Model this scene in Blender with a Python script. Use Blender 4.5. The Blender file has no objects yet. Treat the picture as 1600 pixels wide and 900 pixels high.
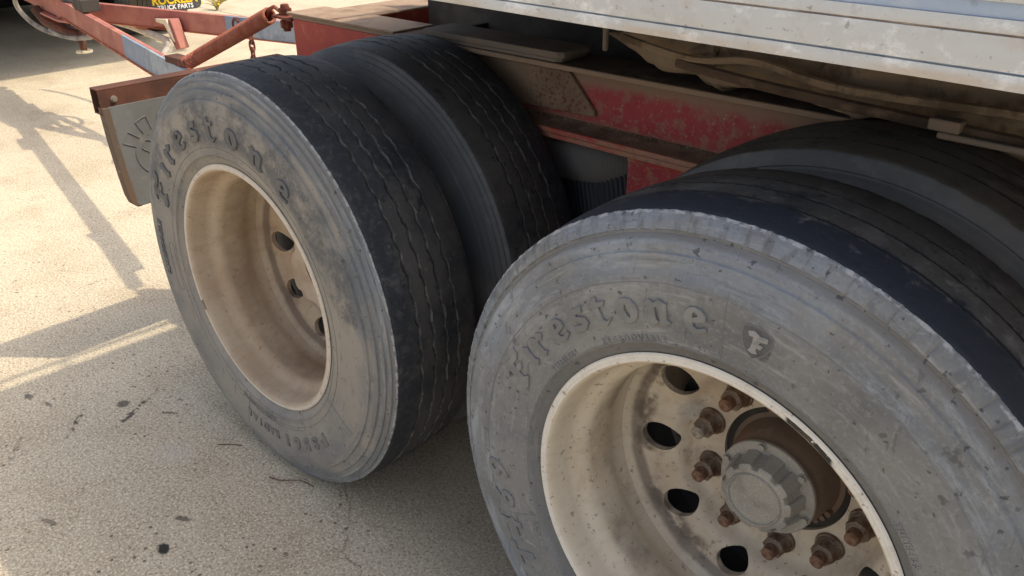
import bpy, bmesh, math, random
import numpy as np
from mathutils import Matrix, Vector, noise as mnoise

random.seed(7)
PI = math.pi
scene = bpy.context.scene
COL = scene.collection

# ------------------------------------------------------------------ camera
YAW, PITCH, ROLL = 2.33353404, -0.468557913, -0.0102627357
fw = Vector((math.cos(PITCH)*math.cos(YAW), math.cos(PITCH)*math.sin(YAW), math.sin(PITCH)))
rt = fw.cross(Vector((0, 0, 1))).normalized()
up = rt.cross(fw)
r2 = math.cos(ROLL)*rt + math.sin(ROLL)*up
u2 = -math.sin(ROLL)*rt + math.cos(ROLL)*up
cam_d = bpy.data.cameras.new('camera')
cam = bpy.data.objects.new('camera', cam_d)
COL.objects.link(cam)
cam.matrix_world = Matrix(((r2.x, u2.x, -fw.x, 0.456355584), (r2.y, u2.y, -fw.y, -0.862786997),
                           (r2.z, u2.z, -fw.z, 1.39958412), (0, 0, 0, 1)))
cam_d.sensor_width = 36
cam_d.lens = 1327.76572/1600*36
cam_d.clip_start = 0.02
cam_d.clip_end = 3000
scene.camera = cam

# ------------------------------------------------------------------ light
SUN_TO = Vector((0.50, 0.43, 1.0)).normalized()
elev = math.asin(SUN_TO.z)
azim = math.atan2(SUN_TO.x, SUN_TO.y)
world = bpy.data.worlds.new('World')
scene.world = world
world.use_nodes = True
wn, wl = world.node_tree.nodes, world.node_tree.links
bg = wn['Background']
sky = wn.new('ShaderNodeTexSky')
sky.sky_type = 'NISHITA'
sky.sun_disc = False
sky.sun_elevation = elev
sky.sun_rotation = azim
sky.dust_density = 4.0
sky.air_density = 1.0
sky.ozone_density = 1.0
hs = wn.new('ShaderNodeHueSaturation')
hs.inputs['Saturation'].default_value = 0.58
wl.new(sky.outputs[0], hs.inputs['Color'])
wl.new(hs.outputs[0], bg.inputs[0])
bg.inputs[1].default_value = 0.15
sl = bpy.data.lights.new('sun', 'SUN')
sl.energy = 2.0
sl.angle = math.radians(0.9)
sl.color = (1.0, 0.89, 0.68)
so = bpy.data.objects.new('sun', sl)
COL.objects.link(so)
so.rotation_euler = SUN_TO.to_track_quat('Z', 'Y').to_euler()
so.location = (3, 3, 8)
scene.view_settings.view_transform = 'Standard'
scene.view_settings.look = 'None'
scene.view_settings.exposure = 0.80
scene.view_settings.gamma = 1.0

# ------------------------------------------------------------------ helpers
def S(r, g, b):
    f = lambda c: (c/255/12.92) if c/255 <= .04045 else ((c/255+.055)/1.055)**2.4
    return (f(r), f(g), f(b))


class NT:
    """small wrapper for building procedural node materials"""
    def __init__(s, name):
        s.m = bpy.data.materials.new(name)
        s.m.use_nodes = True
        s.t = s.m.node_tree
        s.b = s.t.nodes['Principled BSDF']
        s.tc = s.t.nodes.new('ShaderNodeTexCoord')
        s.obj = s.tc.outputs['Object']

    def n(s, typ, **kw):
        k = s.t.nodes.new(typ)
        for a, v in kw.items():
            setattr(k, a, v)
        return k

    def l(s, a, b):
        s.t.links.new(a, b)

    def val(s, sock, v):
        if hasattr(v, 'is_output'):
            s.l(v, sock)
        else:
            sock.default_value = v

    def math(s, op, a, b=0.0, clamp=False):
        k = s.n('ShaderNodeMath', operation=op, use_clamp=clamp)
        s.val(k.inputs[0], a)
        s.val(k.inputs[1], b)
        return k.outputs[0]

    def mapped(s, st=(1, 1, 1), off=(0, 0, 0)):
        k = s.n('ShaderNodeMapping')
        s.l(s.obj, k.inputs['Vector'])
        k.inputs['Scale'].default_value = st
        k.inputs['Location'].default_value = off
        return k.outputs[0]

    def noise(s, sc, det=4, rough=.55, st=(1, 1, 1), off=(0, 0, 0), dist=0.0):
        k = s.n('ShaderNodeTexNoise')
        s.l(s.mapped(st, off), k.inputs['Vector'])
        k.inputs['Scale'].default_value = sc
        k.inputs['Detail'].default_value = det
        k.inputs['Roughness'].default_value = rough
        k.inputs['Distortion'].default_value = dist
        return k.outputs['Fac']

    def noise_polar(s, sc, det, rough, st, seed):
        """noise running round the wheel: x = arc length, y = radius, z = depth"""
        if not hasattr(s, 'pv'):
            a = s.math('ARCTAN2', s.axis(0), s.axis(2))
            k = s.n('ShaderNodeCombineXYZ')
            s.l(s.math('MULTIPLY', a, .42), k.inputs[0])
            s.l(s.radius(), k.inputs[1])
            s.l(s.axis(1), k.inputs[2])
            s.pv = k.outputs[0]
        mp = s.n('ShaderNodeMapping')
        s.l(s.pv, mp.inputs['Vector'])
        mp.inputs['Scale'].default_value = st
        mp.inputs['Location'].default_value = (seed*1.3, seed*.7, seed*2.1)
        k = s.n('ShaderNodeTexNoise')
        s.l(mp.outputs[0], k.inputs['Vector'])
        k.inputs['Scale'].default_value = sc
        k.inputs['Detail'].default_value = det
        k.inputs['Roughness'].default_value = rough
        return k.outputs['Fac']

    def voro(s, sc, feature='F1', st=(1, 1, 1)):
        k = s.n('ShaderNodeTexVoronoi', feature=feature)
        s.l(s.mapped(st), k.inputs['Vector'])
        k.inputs['Scale'].default_value = sc
        return k.outputs['Distance']

    def step(s, x, lo, hi):
        k = s.n('ShaderNodeMapRange', interpolation_type='SMOOTHSTEP')
        s.val(k.inputs['Value'], x)
        k.inputs['From Min'].default_value = min(lo, hi)
        k.inputs['From Max'].default_value = max(lo, hi)
        if lo > hi:
            k.inputs['To Min'].default_value = 1
            k.inputs['To Max'].default_value = 0
        return k.outputs['Result']

    def mix(s, fac, a, b):
        k = s.n('ShaderNodeMix', data_type='RGBA')
        s.val(k.inputs[0], fac)
        for i, v in ((6, a), (7, b)):
            if hasattr(v, 'is_output'):
                s.l(v, k.inputs[i])
            else:
                k.inputs[i].default_value = (*v, 1)
        return k.outputs[2]

    def axis(s, i):
        k = s.n('ShaderNodeSeparateXYZ')
        s.l(s.obj, k.inputs[0])
        return k.outputs[i]

    def radius(s):
        x, z = s.axis(0), s.axis(2)
        return s.math('SQRT', s.math('ADD', s.math('MULTIPLY', x, x), s.math('MULTIPLY', z, z)))


def layered(name, base, layers=(), rough=.7, bumps=(), metal=0.0, spec=.35):
    """base colour plus noise-masked layers.
    layer: col, sc (scale), lo, hi, op, det, st, rad=(r0,r1,fade), ax=(axis,v0,v1,fade), vor"""
    n = NT(name)
    c = base
    R = None
    for i, L in enumerate(layers):
        if L.get('pol'):
            d = n.noise_polar(L['sc'], L.get('det', 6), L.get('ro', .65), L.get('st', (1, 1, 1)), i)
        elif L.get('vor'):
            d = n.voro(L['sc'], st=L.get('st', (1, 1, 1)))
        elif L.get('sc'):
            d = n.noise(L['sc'], L.get('det', 5), L.get('ro', .6), L.get('st', (1, 1, 1)), (i*3.1, i*1.7, i*2.3), L.get('dist', 0))
        else:
            d = None
        f = n.step(d, L['lo'], L['hi']) if d is not None else 1.0
        if 'rad' in L:
            if R is None:
                R = n.radius()
            jit = n.math('ADD', R, n.math('MULTIPLY', n.math('SUBTRACT', n.noise(L.get('rs', 14), 4, .6, off=(i, 0, 0)), .5), L.get('rj', .012)))
            r0, r1, fd = L['rad']
            m = n.math('MULTIPLY', n.step(jit, r0-fd, r0+fd), n.step(jit, r1+fd, r1-fd))
            f = n.math('MULTIPLY', f, m)
        for q in ('ax', 'ax2'):
            if q not in L:
                continue
            ai, v0, v1, fd = L[q]
            jit = n.math('ADD', n.axis(ai), n.math('MULTIPLY', n.math('SUBTRACT', n.noise(L.get('rs', 14), 4, .6, off=(i, 4, 0)), .5), L.get('rj', .02)))
            m = n.math('MULTIPLY', n.step(jit, v0-fd, v0+fd), n.step(jit, v1+fd, v1-fd))
            f = n.math('MULTIPLY', f, m)
        f = n.math('MULTIPLY', f, L.get('op', 1.0), True)
        c = n.mix(f, c, L['col'])
    if hasattr(c, 'is_output'):
        n.l(c, n.b.inputs['Base Color'])
    else:
        n.b.inputs['Base Color'].default_value = (*c, 1)
    n.b.inputs['Roughness'].default_value = rough
    n.b.inputs['Metallic'].default_value = metal
    n.b.inputs['Specular IOR Level'].default_value = spec
    nrm = None
    for b in bumps:
        sc, stg, dist = b[:3]
        st = b[3] if len(b) > 3 else (1, 1, 1)
        k = n.n('ShaderNodeBump')
        k.inputs['Strength'].default_value = stg
        k.inputs['Distance'].default_value = dist
        n.l(n.noise(sc, 6, .6, st), k.inputs['Height'])
        if nrm is not None:
            n.l(nrm, k.inputs['Normal'])
        nrm = k.outputs[0]
    if nrm is not None:
        n.l(nrm, n.b.inputs['Normal'])
    return n.m


def D(**k):
    return k


# ------------------------------------------------------------------ mesh helpers
class MB:
    def __init__(s):
        s.v, s.f, s.mi = [], [], []

    def add(s, vs, fs, mi=0):
        o = len(s.v)
        s.v += [tuple(v) for v in vs]
        s.f += [[o+i for i in f] for f in fs]
        s.mi += [mi]*len(fs)

    def box(s, x0, x1, y0, y1, z0, z1, mi=0, M=None):
        vs = [Vector((x, y, z)) for x in (x0, x1) for y in (y0, y1) for z in (z0, z1)]
        if M is not None:
            vs = [M @ v for v in vs]
        s.add(vs, [[0, 1, 3, 2], [4, 6, 7, 5], [0, 4, 5, 1], [2, 3, 7, 6], [0, 2, 6, 4], [1, 5, 7, 3]], mi)

    def bar(s, a, b, w, h, mi=0, upv=(0, 0, 1)):
        """box beam from a to b, width w across, height h along up"""
        a, b = Vector(a), Vector(b)
        d = (b-a).normalized()
        sd = d.cross(Vector(upv)).normalized()
        u = sd.cross(d)
        vs = []
        for p in (a, b):
            for i, j in ((-1, -1), (1, -1), (1, 1), (-1, 1)):
                vs.append(p+sd*(w/2*i)+u*(h/2*j))
        s.add(vs, [[3, 2, 1, 0], [4, 5, 6, 7]]+[[i, (i+1) % 4, 4+(i+1) % 4, 4+i] for i in range(4)], mi)

    def prism(s, poly, a, b, mp, mi=0):
        """polygon [(p,q)] extruded from a to b; mp(p,q,t)->xyz"""
        n = len(poly)
        vs = [mp(p, q, a) for p, q in poly]+[mp(p, q, b) for p, q in poly]
        s.add(vs, [list(range(n))[::-1], list(range(n, 2*n))]+[[i, (i+1) % n, n+(i+1) % n, n+i] for i in range(n)], mi)

    def lathe(s, prof, n, mi=0, closed=False, rfun=None, segmi=None):
        """profile [(y,r)] revolved about the y axis"""
        m = len(prof)
        o = len(s.v)
        for k in range(n):
            t = 2*PI*k/n
            for j, (y, r) in enumerate(prof):
                yy, rr = (y, r) if rfun is None else rfun(j, y, r, t, k)
                s.v.append((rr*math.cos(t), yy, rr*math.sin(t)))
        for k in range(n):
            k2 = (k+1) % n
            for j in range(m if closed else m-1):
                j2 = (j+1) % m
                s.f.append([o+k*m+j, o+k2*m+j, o+k2*m+j2, o+k*m+j2])
                s.mi.append(mi if segmi is None else segmi[j])

    def tube(s, pts, r, n=8, mi=0, cap=True, closed=False):
        P = [Vector(p) for p in pts]
        m = len(P)
        rr = r if isinstance(r, (list, tuple)) else [r]*m
        o = len(s.v)
        prev = None
        for i in range(m):
            if closed:
                d = (P[(i+1) % m]-P[i-1]).normalized()
            else:
                d = (P[min(i+1, m-1)]-P[max(i-1, 0)]).normalized()
            if prev is None:
                a = d.orthogonal().normalized()
            else:
                a = (prev-d*prev.dot(d)).normalized()
            prev = a
            b = d.cross(a)
            for k in range(n):
                t = 2*PI*k/n
                s.v.append(tuple(P[i]+(a*math.cos(t)+b*math.sin(t))*rr[i]))
        for i in range(m if closed else m-1):
            i2 = (i+1) % m
            for k in range(n):
                s.f.append([o+i*n+k, o+i*n+(k+1) % n, o+i2*n+(k+1) % n, o+i2*n+k])
                s.mi.append(mi)
        if cap and not closed:
            s.f.append([o+k for k in range(n)][::-1])
            s.f.append([o+(m-1)*n+k for k in range(n)])
            s.mi += [mi, mi]

    def cyl(s, a, b, r, n=16, mi=0, r2=None):
        s.tube([a, b], [r, r if r2 is None else r2], n, mi)

    def mesh(s, name, mats, smooth=35):
        me = bpy.data.meshes.new(name)
        me.from_pydata(s.v, [], s.f)
        for m in mats:
            me.materials.append(m)
        me.polygons.foreach_set('material_index', s.mi)
        bm = bmesh.new()
        bm.from_mesh(me)
        bmesh.ops.recalc_face_normals(bm, faces=bm.faces)
        bm.to_mesh(me)
        bm.free()
        if smooth:
            me.polygons.foreach_set('use_smooth', [True]*len(me.polygons))
            me.set_sharp_from_angle(angle=math.radians(smooth))
        me.update()
        return me

    def build(s, name, mats, parent=None, smooth=35, bevel=0.0, loc=None):
        if not isinstance(mats, (list, tuple)):
            mats = [mats]
        o = link(name, s.mesh(name, mats, smooth), parent)
        if loc is not None:
            o.location = loc
        if bevel:
            add_bevel(o, bevel)
        return o


def add_bevel(o, w, seg=2):
    b = o.modifiers.new('bevel', 'BEVEL')
    b.width = w
    b.segments = seg
    b.limit_method = 'ANGLE'
    b.angle_limit = math.radians(40)
    b.harden_normals = False


def link(name, me, parent=None):
    o = bpy.data.objects.new(name, me)
    COL.objects.link(o)
    if parent is not None:
        o.parent = parent
    return o


def empty(name, parent=None, loc=(0, 0, 0), rot=(0, 0, 0)):
    o = bpy.data.objects.new(name, None)
    COL.objects.link(o)
    o.empty_display_size = .1
    o.location = loc
    o.rotation_euler = rot
    if parent is not None:
        o.parent = parent
    return o


def tag(o, label=None, cat=None, group=None, kind=None):
    if label:
        o['label'] = label
    if cat:
        o['category'] = cat
    if group:
        o['group'] = group
    if kind:
        o['kind'] = kind
    return o


def evaluated(o):
    dg = bpy.context.evaluated_depsgraph_get()
    dg.update()
    me = bpy.data.meshes.new_from_object(o.evaluated_get(dg))
    return me


def fbm(x, y, z, o=4):
    return mnoise.fractal(Vector((x, y, z)), 1.0, 2.0, o)


# ------------------------------------------------------------------ materials
CONC = None
M = {}
TAN = S(196, 176, 150)
M['side_near'] = layered('dusty_sidewall_grey', (.165, .169, .170), [
    D(col=(.275, .268, .252), sc=5, lo=.42, hi=.66, op=.65, det=8, ro=.68),
    D(col=(.10, .105, .11), sc=4, lo=.48, hi=.66, op=.55, det=8, ro=.72),
    D(col=(.20, .225, .262), sc=6, lo=.40, hi=.62, op=.8, det=7, rad=(.42, .52, .02), rj=.07),
    D(col=(.34, .37, .40), pol=True, sc=9, st=(.7, 2.2, 1), lo=.47, hi=.66, op=.85, det=9, ro=.72, rad=(.395, .478, .02), rj=.08),
    D(col=(.36, .36, .35), pol=True, sc=34, st=(.30, 2.2, 1), lo=.52, hi=.70, op=.6, det=8, ro=.72),
    D(col=(.10, .104, .108), pol=True, sc=30, st=(.30, 2.6, 1), lo=.55, hi=.72, op=.6, det=8, ro=.72),
    D(col=(.23, .222, .205), sc=4, lo=.35, hi=.65, op=.55, rad=(.315, .40, .03), rj=.05),
    D(col=(.30, .30, .295), sc=160, lo=.50, hi=.70, op=.40, det=4),
    D(col=(.085, .088, .09), pol=True, sc=60, st=(.5, 1.6, 1), lo=.55, hi=.70, op=.5, det=8, ro=.75),
    D(col=(.115, .112, .108), rad=(.28, .322, .004), op=.6, rj=.006),
    D(col=(.20, .175, .145), rad=(.470, .4785, .0025), op=.6, rj=.006),
    D(col=(.12, .125, .13), pol=True, sc=40, st=(1.6, .35, 1), lo=.50, hi=.64, op=.65, det=8, rad=(.480, .51, .004)),
    D(col=(.44, .44, .435), rad=(.5005, .515, .0012), op=.8, rj=.008, rs=70, sc=60, lo=.42, hi=.56),
    D(col=(.06, .06, .062), sc=26, lo=.65, hi=.70, op=.6, det=3),
    D(col=(.05, .05, .055), sc=80, lo=.655, hi=.70, op=.75, det=2),
    D(col=(.45, .44, .42), sc=40, lo=.62, hi=.72, op=.45, det=8, ro=.75, st=(.25, 1, 1.6)),
    D(col=(.09, .09, .09), sc=50, lo=.64, hi=.70, op=.5, det=6, st=(1.4, 1, .22)),
], rough=.72, bumps=[(9, .35, .005), (45, .4, .002), (240, .45, .0008)], spec=.36)
M['side_far'] = layered('tan_dusted_sidewall', (.185, .182, .175), [
    D(col=(.325, .290, .240), sc=4, lo=.30, hi=.60, op=.85, det=8, ro=.65, rad=(.28, .44, .03), rj=.08),
    D(col=(.140, .158, .178), pol=True, sc=7, st=(.6, 1.6, 1), lo=.40, hi=.60, op=.85, det=8, rad=(.44, .52, .02), rj=.05),
    D(col=(.33, .29, .24), pol=True, sc=10, st=(.5, 1.6, 1), lo=.43, hi=.62, op=.75, rad=(.425, .478, .010), rj=.06, det=8),
    D(col=(.085, .090, .098), sc=6, lo=.44, hi=.56, op=.8, det=8, ro=.68, rad=(.355, .45, .02), rj=.06, ax=(2, .02, .6, .08)),
    D(col=(.29, .30, .31), pol=True, sc=30, st=(.25, 3, 1), lo=.48, hi=.66, op=.7, det=8, rad=(.470, .505, .003)),
    D(col=(.38, .36, .33), pol=True, sc=34, st=(.3, 2.2, 1), lo=.55, hi=.72, op=.5, det=8, ro=.72),
    D(col=(.10, .10, .10), pol=True, sc=30, st=(.35, 2.6, 1), lo=.56, hi=.72, op=.55, det=8, ro=.72),
    D(col=(.40, .40, .39), rad=(.5005, .515, .0012), op=.75, rj=.008, rs=70, sc=60, lo=.40, hi=.56),
    D(col=(.05, .05, .055), sc=70, lo=.66, hi=.71, op=.7, det=2),
    D(col=(.09, .085, .08), sc=50, lo=.62, hi=.70, op=.5, det=6, st=(1.4, 1, .3)),
    D(col=(.30, .28, .25), sc=160, lo=.52, hi=.70, op=.35, det=4),
    D(col=(.085, .085, .085), pol=True, sc=60, st=(.5, 1.6, 1), lo=.56, hi=.70, op=.45, det=8, ro=.75),
], rough=.76, bumps=[(9, .3, .004), (45, .4, .002), (240, .45, .0008)], spec=.32)
M['side_inner'] = layered('dark_inner_sidewall', (.125, .127, .13), [  # darker base colour for the sidewalls of the inner tyres
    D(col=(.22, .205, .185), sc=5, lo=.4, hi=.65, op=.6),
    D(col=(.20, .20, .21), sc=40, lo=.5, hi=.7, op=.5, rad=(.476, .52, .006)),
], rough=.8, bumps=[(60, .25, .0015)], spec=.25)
M['tread_far'] = layered('worn_black_tread', (.030, .033, .039), [
    D(col=(.110, .100, .088), sc=4, lo=.34, hi=.60, op=.75, det=8, ro=.68, ax=(1, .075, .26, .03), rj=.05),
    D(col=(.075, .075, .076), sc=60, lo=.48, hi=.68, op=.6, det=6),
    D(col=(.14, .132, .12), sc=12, lo=.54, hi=.70, op=.5, det=8, ro=.72),
    D(col=(.016, .016, .017), sc=40, lo=.61, hi=.67, op=.65, det=5),
    D(col=(.17, .165, .155), sc=90, lo=.62, hi=.70, op=.5, det=5),
], rough=.62, bumps=[(45, .45, .003), (220, .5, .0012)], spec=.4)
M['tread_near'] = layered('smooth_worn_tread', (.032, .037, .048), [
    D(col=(.105, .097, .087), sc=6, lo=.22, hi=.52, op=.88, det=7, ax=(1, .086, .3, .006), rj=.085, rs=22),
    D(col=(.19, .18, .165), sc=18, lo=.50, hi=.68, op=.6, det=8, ro=.7, ax=(1, .085, .2, .02)),
    D(col=(.035, .034, .034), sc=12, lo=.56, hi=.66, op=.65, det=6, ax=(1, .085, .24, .02)),
    D(col=(.24, .235, .225), sc=46, lo=.54, hi=.68, op=.55, det=8, ro=.75, ax=(1, .055, .2, .02), rj=.06),
    D(col=(.02, .02, .021), sc=70, lo=.62, hi=.68, op=.6, det=4),
], rough=.62, bumps=[(45, .45, .003), (220, .4, .001)], spec=.4)
M['tread_inner'] = layered('brown_dusted_tread', (.075, .069, .061), [
    D(col=(.150, .132, .110), sc=6, lo=.33, hi=.58, op=.85, det=7),
    D(col=(.22, .20, .17), sc=20, lo=.54, hi=.70, op=.55, det=8, ro=.7),
    D(col=(.04, .037, .034), sc=12, lo=.60, hi=.68, op=.6, det=6),
], rough=.8, bumps=[(45, .4, .003), (220, .35, .001)], spec=.3)
M['groove_edge'] = layered('scuffed_groove_wall', (.075, .074, .073), [
    D(col=(.20, .195, .185), sc=36, lo=.44, hi=.62, op=.9, det=7, ro=.7), D(col=(.04, .04, .04), sc=14, lo=.50, hi=.60, op=.7, det=6)], rough=.85, bumps=[(150, .4, .001)])
M['groove'] = layered('groove_bottom', (.020, .020, .021), [D(col=(.05, .048, .044), sc=30, lo=.5, hi=.7)], rough=.85)
M['rim_near'] = layered('cream_wheel_paint', S(202, 191, 171), [
    D(col=S(186, 166, 140), sc=6, lo=.4, hi=.68, op=.5, det=6),
    D(col=S(226, 223, 216), rad=(.2918, .31, .0012), op=.7, rj=.003),
    D(col=(.016, .016, .018), rad=(.2895, .2975, .0010), ax=(0, .103, .168, .003), ax2=(2, .1, .4, .01), rj=.006, rs=60, sc=70, lo=.66, hi=.60),
    D(col=S(176, 158, 138), sc=7, lo=.35, hi=.6, op=.65, rad=(.10, .245, .01), rj=.02, det=6),
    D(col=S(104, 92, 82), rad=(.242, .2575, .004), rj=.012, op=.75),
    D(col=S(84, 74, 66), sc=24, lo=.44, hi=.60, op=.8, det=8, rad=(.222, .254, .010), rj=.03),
    D(col=S(105, 90, 76), sc=9, lo=.50, hi=.70, op=.7, det=8, rad=(.16, .256, .02), rj=.03),
    D(col=S(206, 204, 200), sc=12, lo=.52, hi=.68, op=.65, det=8, rad=(.10, .19, .02)),
    D(col=S(112, 88, 68), sc=90, lo=.60, hi=.68, op=.65, det=5),
    D(col=S(150, 128, 102), pol=True, sc=22, st=(1.4, 1, .8), lo=.48, hi=.72, op=.30, det=8, ro=.7),
    D(col=S(140, 105, 78), sc=16, lo=.58, hi=.75, op=.45, det=7, st=(1, 1, .5)),
], rough=.5, bumps=[(25, .08, .002), (220, .2, .0006)], spec=.4)
M['rim_far'] = layered('tan_dusted_wheel_paint', S(192, 174, 150), [
    D(col=S(160, 134, 106), sc=5, lo=.38, hi=.66, op=.6, det=6),
    D(col=S(210, 200, 186), rad=(.2935, .31, .0012), op=.9, rj=.003),
    D(col=S(180, 152, 124), sc=8, lo=.35, hi=.6, op=.6, rad=(.10, .25, .01), rj=.02, det=6),
    D(col=S(104, 88, 76), rad=(.242, .2575, .004), rj=.012, op=.7),
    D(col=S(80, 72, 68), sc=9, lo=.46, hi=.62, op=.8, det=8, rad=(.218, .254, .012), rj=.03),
    D(col=S(124, 92, 68), sc=90, lo=.61, hi=.69, op=.6, det=5),
    D(col=S(140, 116, 92), pol=True, sc=22, st=(1.4, 1, .8), lo=.48, hi=.72, op=.30, det=8, ro=.7),
], rough=.6, bumps=[(25, .08, .002), (220, .25, .0006)], spec=.3)
M['rim_black'] = layered('bare_black_chip', (.012, .012, .013), [D(col=(.5, .5, .5), sc=120, lo=.62, hi=.68, op=.9)], rough=.5)
M['shim'] = layered('dusted_spacer_plate', S(205, 186, 164), [D(col=S(170, 145, 120), sc=20, lo=.4, hi=.7, op=.6)], rough=.6)
M['nut'] = layered('dirty_lug_nut', S(128, 112, 98), [
    D(col=S(96, 70, 52), sc=60, lo=.45, hi=.62, op=.9, det=6),
    D(col=S(168, 160, 150), sc=90, lo=.55, hi=.7, op=.6)], rough=.62, metal=.25, bumps=[(250, .3, .0006)])
M['stud'] = layered('rusted_stud', S(124, 98, 80), [
    D(col=S(96, 66, 50), sc=90, lo=.42, hi=.6, op=.9), D(col=S(172, 134, 106), sc=140, lo=.58, hi=.7, op=.7)], rough=.85, bumps=[(300, .5, .0008)])
M['stud_bare'] = layered('weathered_stud', S(158, 150, 140), [D(col=S(120, 105, 92), sc=90, lo=.42, hi=.6, op=.9)], rough=.7, bumps=[(300, .4, .0006)])
M['cast'] = layered('cast_aluminium_cap', S(150, 148, 143), [
    D(col=S(176, 174, 168), sc=320, lo=.52, hi=.68, op=.6, det=3),
    D(col=S(108, 102, 95), sc=18, lo=.5, hi=.7, op=.5, det=6),
    D(col=S(214, 212, 206), sc=520, lo=.66, hi=.72, op=.6, det=2)], rough=.55, metal=.35, bumps=[(300, .3, .0006)])
M['hub'] = layered('rusted_hub_barrel', S(112, 96, 82), [
    D(col=S(124, 90, 66), sc=12, lo=.50, hi=.70, op=.7, det=7), D(col=S(86, 72, 62), sc=9, lo=.5, hi=.66, op=.6),
    D(col=S(150, 130, 110), sc=30, lo=.58, hi=.72, op=.6)], rough=.7, bumps=[(120, .35, .0015)])
M['dark_steel'] = layered('grimy_dark_steel', (.030, .027, .024), [D(col=(.075, .062, .05), sc=12, lo=.45, hi=.7, op=.7, det=6)], rough=.8, bumps=[(60, .4, .003)])
M['flap'] = layered('grey_mudflap_rubber', (.165, .165, .160), [
    D(col=(.13, .122, .112), sc=6, lo=.4, hi=.65, op=.7, det=6),
    D(col=(.25, .235, .21), sc=30, lo=.55, hi=.72, op=.5, det=7),
    D(col=(.07, .065, .06), sc=55, lo=.70, hi=.74, op=.7, det=2)], rough=.7, bumps=[(80, .2, .001)])
M['flap_edge'] = layered('dusty_brown_flap_edge', S(98, 83, 71), [D(col=S(112, 88, 68), sc=14, lo=.4, hi=.66, op=.8, st=(1, 1, .3)), D(col=S(185, 168, 145), sc=40, lo=.6, hi=.72, op=.6)], rough=.8, bumps=[(120, .3, .001)])
M['rust_dark'] = layered('dark_rusted_steel', S(98, 62, 48), [
    D(col=S(76, 50, 40), sc=9, lo=.42, hi=.62, op=.85, det=7), D(col=S(158, 104, 78), sc=22, lo=.58, hi=.72, op=.6, det=7)], rough=.8, bumps=[(90, .35, .0015)])
M['red_arm'] = layered('faded_red_oxide_paint', S(168, 106, 94), [
    D(col=S(186, 134, 108), sc=4, lo=.45, hi=.66, op=.6, det=7), D(col=S(146, 84, 74), sc=9, lo=.5, hi=.66, op=.6, det=7),
    D(col=S(205, 160, 128), sc=40, lo=.62, hi=.74, op=.5, det=6)], rough=.6, bumps=[(120, .2, .001)])
M['arm_flange'] = layered('orange_bounce_flange', S(190, 110, 72), [  # orange of light bounced off sunlit ground, painted into the lower flange
    D(col=S(150, 72, 52), sc=12, lo=.45, hi=.66, op=.7, det=7), D(col=S(205, 140, 100), sc=30, lo=.55, hi=.72, op=.6, det=7)], rough=.75, bumps=[(120, .25, .001)])
M['galv'] = layered('blue_grey_primer', S(150, 160, 170), [
    D(col=S(118, 130, 144), sc=14, lo=.45, hi=.6, op=.7, det=6), D(col=S(186, 178, 168), sc=26, lo=.55, hi=.7, op=.7, det=7),
    D(col=S(172, 110, 84), sc=18, lo=.64, hi=.72, op=.7, det=7)], rough=.6, bumps=[(120, .2, .001)])
M['primer'] = layered('blue_primer_patch', S(128, 142, 160), [D(col=S(150, 156, 164), sc=18, lo=.45, hi=.65, op=.6, det=6)], rough=.55)
M['spring'] = layered('rusty_red_spring', S(150, 90, 70), [
    D(col=S(134, 66, 48), sc=18, lo=.42, hi=.62, op=.8, det=6), D(col=S(200, 140, 108), sc=60, lo=.58, hi=.72, op=.5)], rough=.75, bumps=[(200, .3, .001)])
M['rust'] = layered('brown_rust', S(118, 62, 44), [D(col=S(84, 44, 34), sc=40, lo=.42, hi=.62, op=.8, det=6), D(col=S(160, 100, 74), sc=70, lo=.58, hi=.7, op=.6)], rough=.85, bumps=[(200, .5, .0015)])
DUST = S(150, 128, 106)
M['red_rail'] = layered('chipped_red_chassis_paint', S(172, 72, 74), [
    D(col=S(156, 56, 62), sc=7, lo=.4, hi=.62, op=.7, det=6),
    D(col=DUST, sc=5, lo=.47, hi=.74, op=.75, det=8, ro=.7),
    D(col=DUST, sc=40, lo=.50, hi=.62, op=.45, det=6),
    D(col=S(170, 146, 122), sc=85, lo=.58, hi=.66, op=.7, det=5),
    D(col=S(190, 130, 84), sc=24, lo=.60, hi=.72, op=.6, det=8, ax=(0, -.78, -.45, .08)),
    D(col=S(148, 124, 102), ax=(2, .935, 1.1, .014), op=.85, rj=.03, rs=20),
    D(col=S(150, 122, 98), ax=(2, .815, .853, .006), op=.55, rj=.03, rs=26),
], rough=.72, bumps=[(60, .25, .0012), (260, .3, .0006)])
M['red_flange'] = layered('dusty_red_flange_paint', S(178, 62, 62), [
    D(col=S(168, 132, 108), sc=16, lo=.38, hi=.58, op=.85, det=8, ro=.7, st=(.5, 1, 1)),
    D(col=S(140, 110, 88), sc=60, lo=.5, hi=.66, op=.7, det=6)], rough=.75, bumps=[(90, .35, .0015)])
M['red_face'] = layered('dull_red_frame_paint', S(176, 78, 66), [
    D(col=S(150, 62, 54), sc=8, lo=.4, hi=.62, op=.7, det=6), D(col=S(190, 120, 92), sc=22, lo=.55, hi=.72, op=.6, det=7)], rough=.65, bumps=[(120, .2, .001)])
M['dust_top'] = layered('dust_covered_steel', S(158, 134, 112), [
    D(col=S(110, 88, 72), sc=7, lo=.45, hi=.66, op=.7, det=7), D(col=S(176, 84, 74), sc=14, lo=.62, hi=.70, op=.5, det=7),
    D(col=S(84, 72, 62), sc=30, lo=.6, hi=.72, op=.6, det=6, st=(.3, 1, 1))], rough=.85, bumps=[(60, .5, .004), (300, .3, .001)])
M['grease_top'] = layered('greasy_dirt', S(96, 78, 64), [
    D(col=S(60, 48, 40), sc=8, lo=.42, hi=.62, op=.85, det=7), D(col=S(140, 118, 96), sc=16, lo=.54, hi=.72, op=.6, det=7)], rough=.85, bumps=[(40, .5, .006), (200, .4, .0015)])
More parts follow.
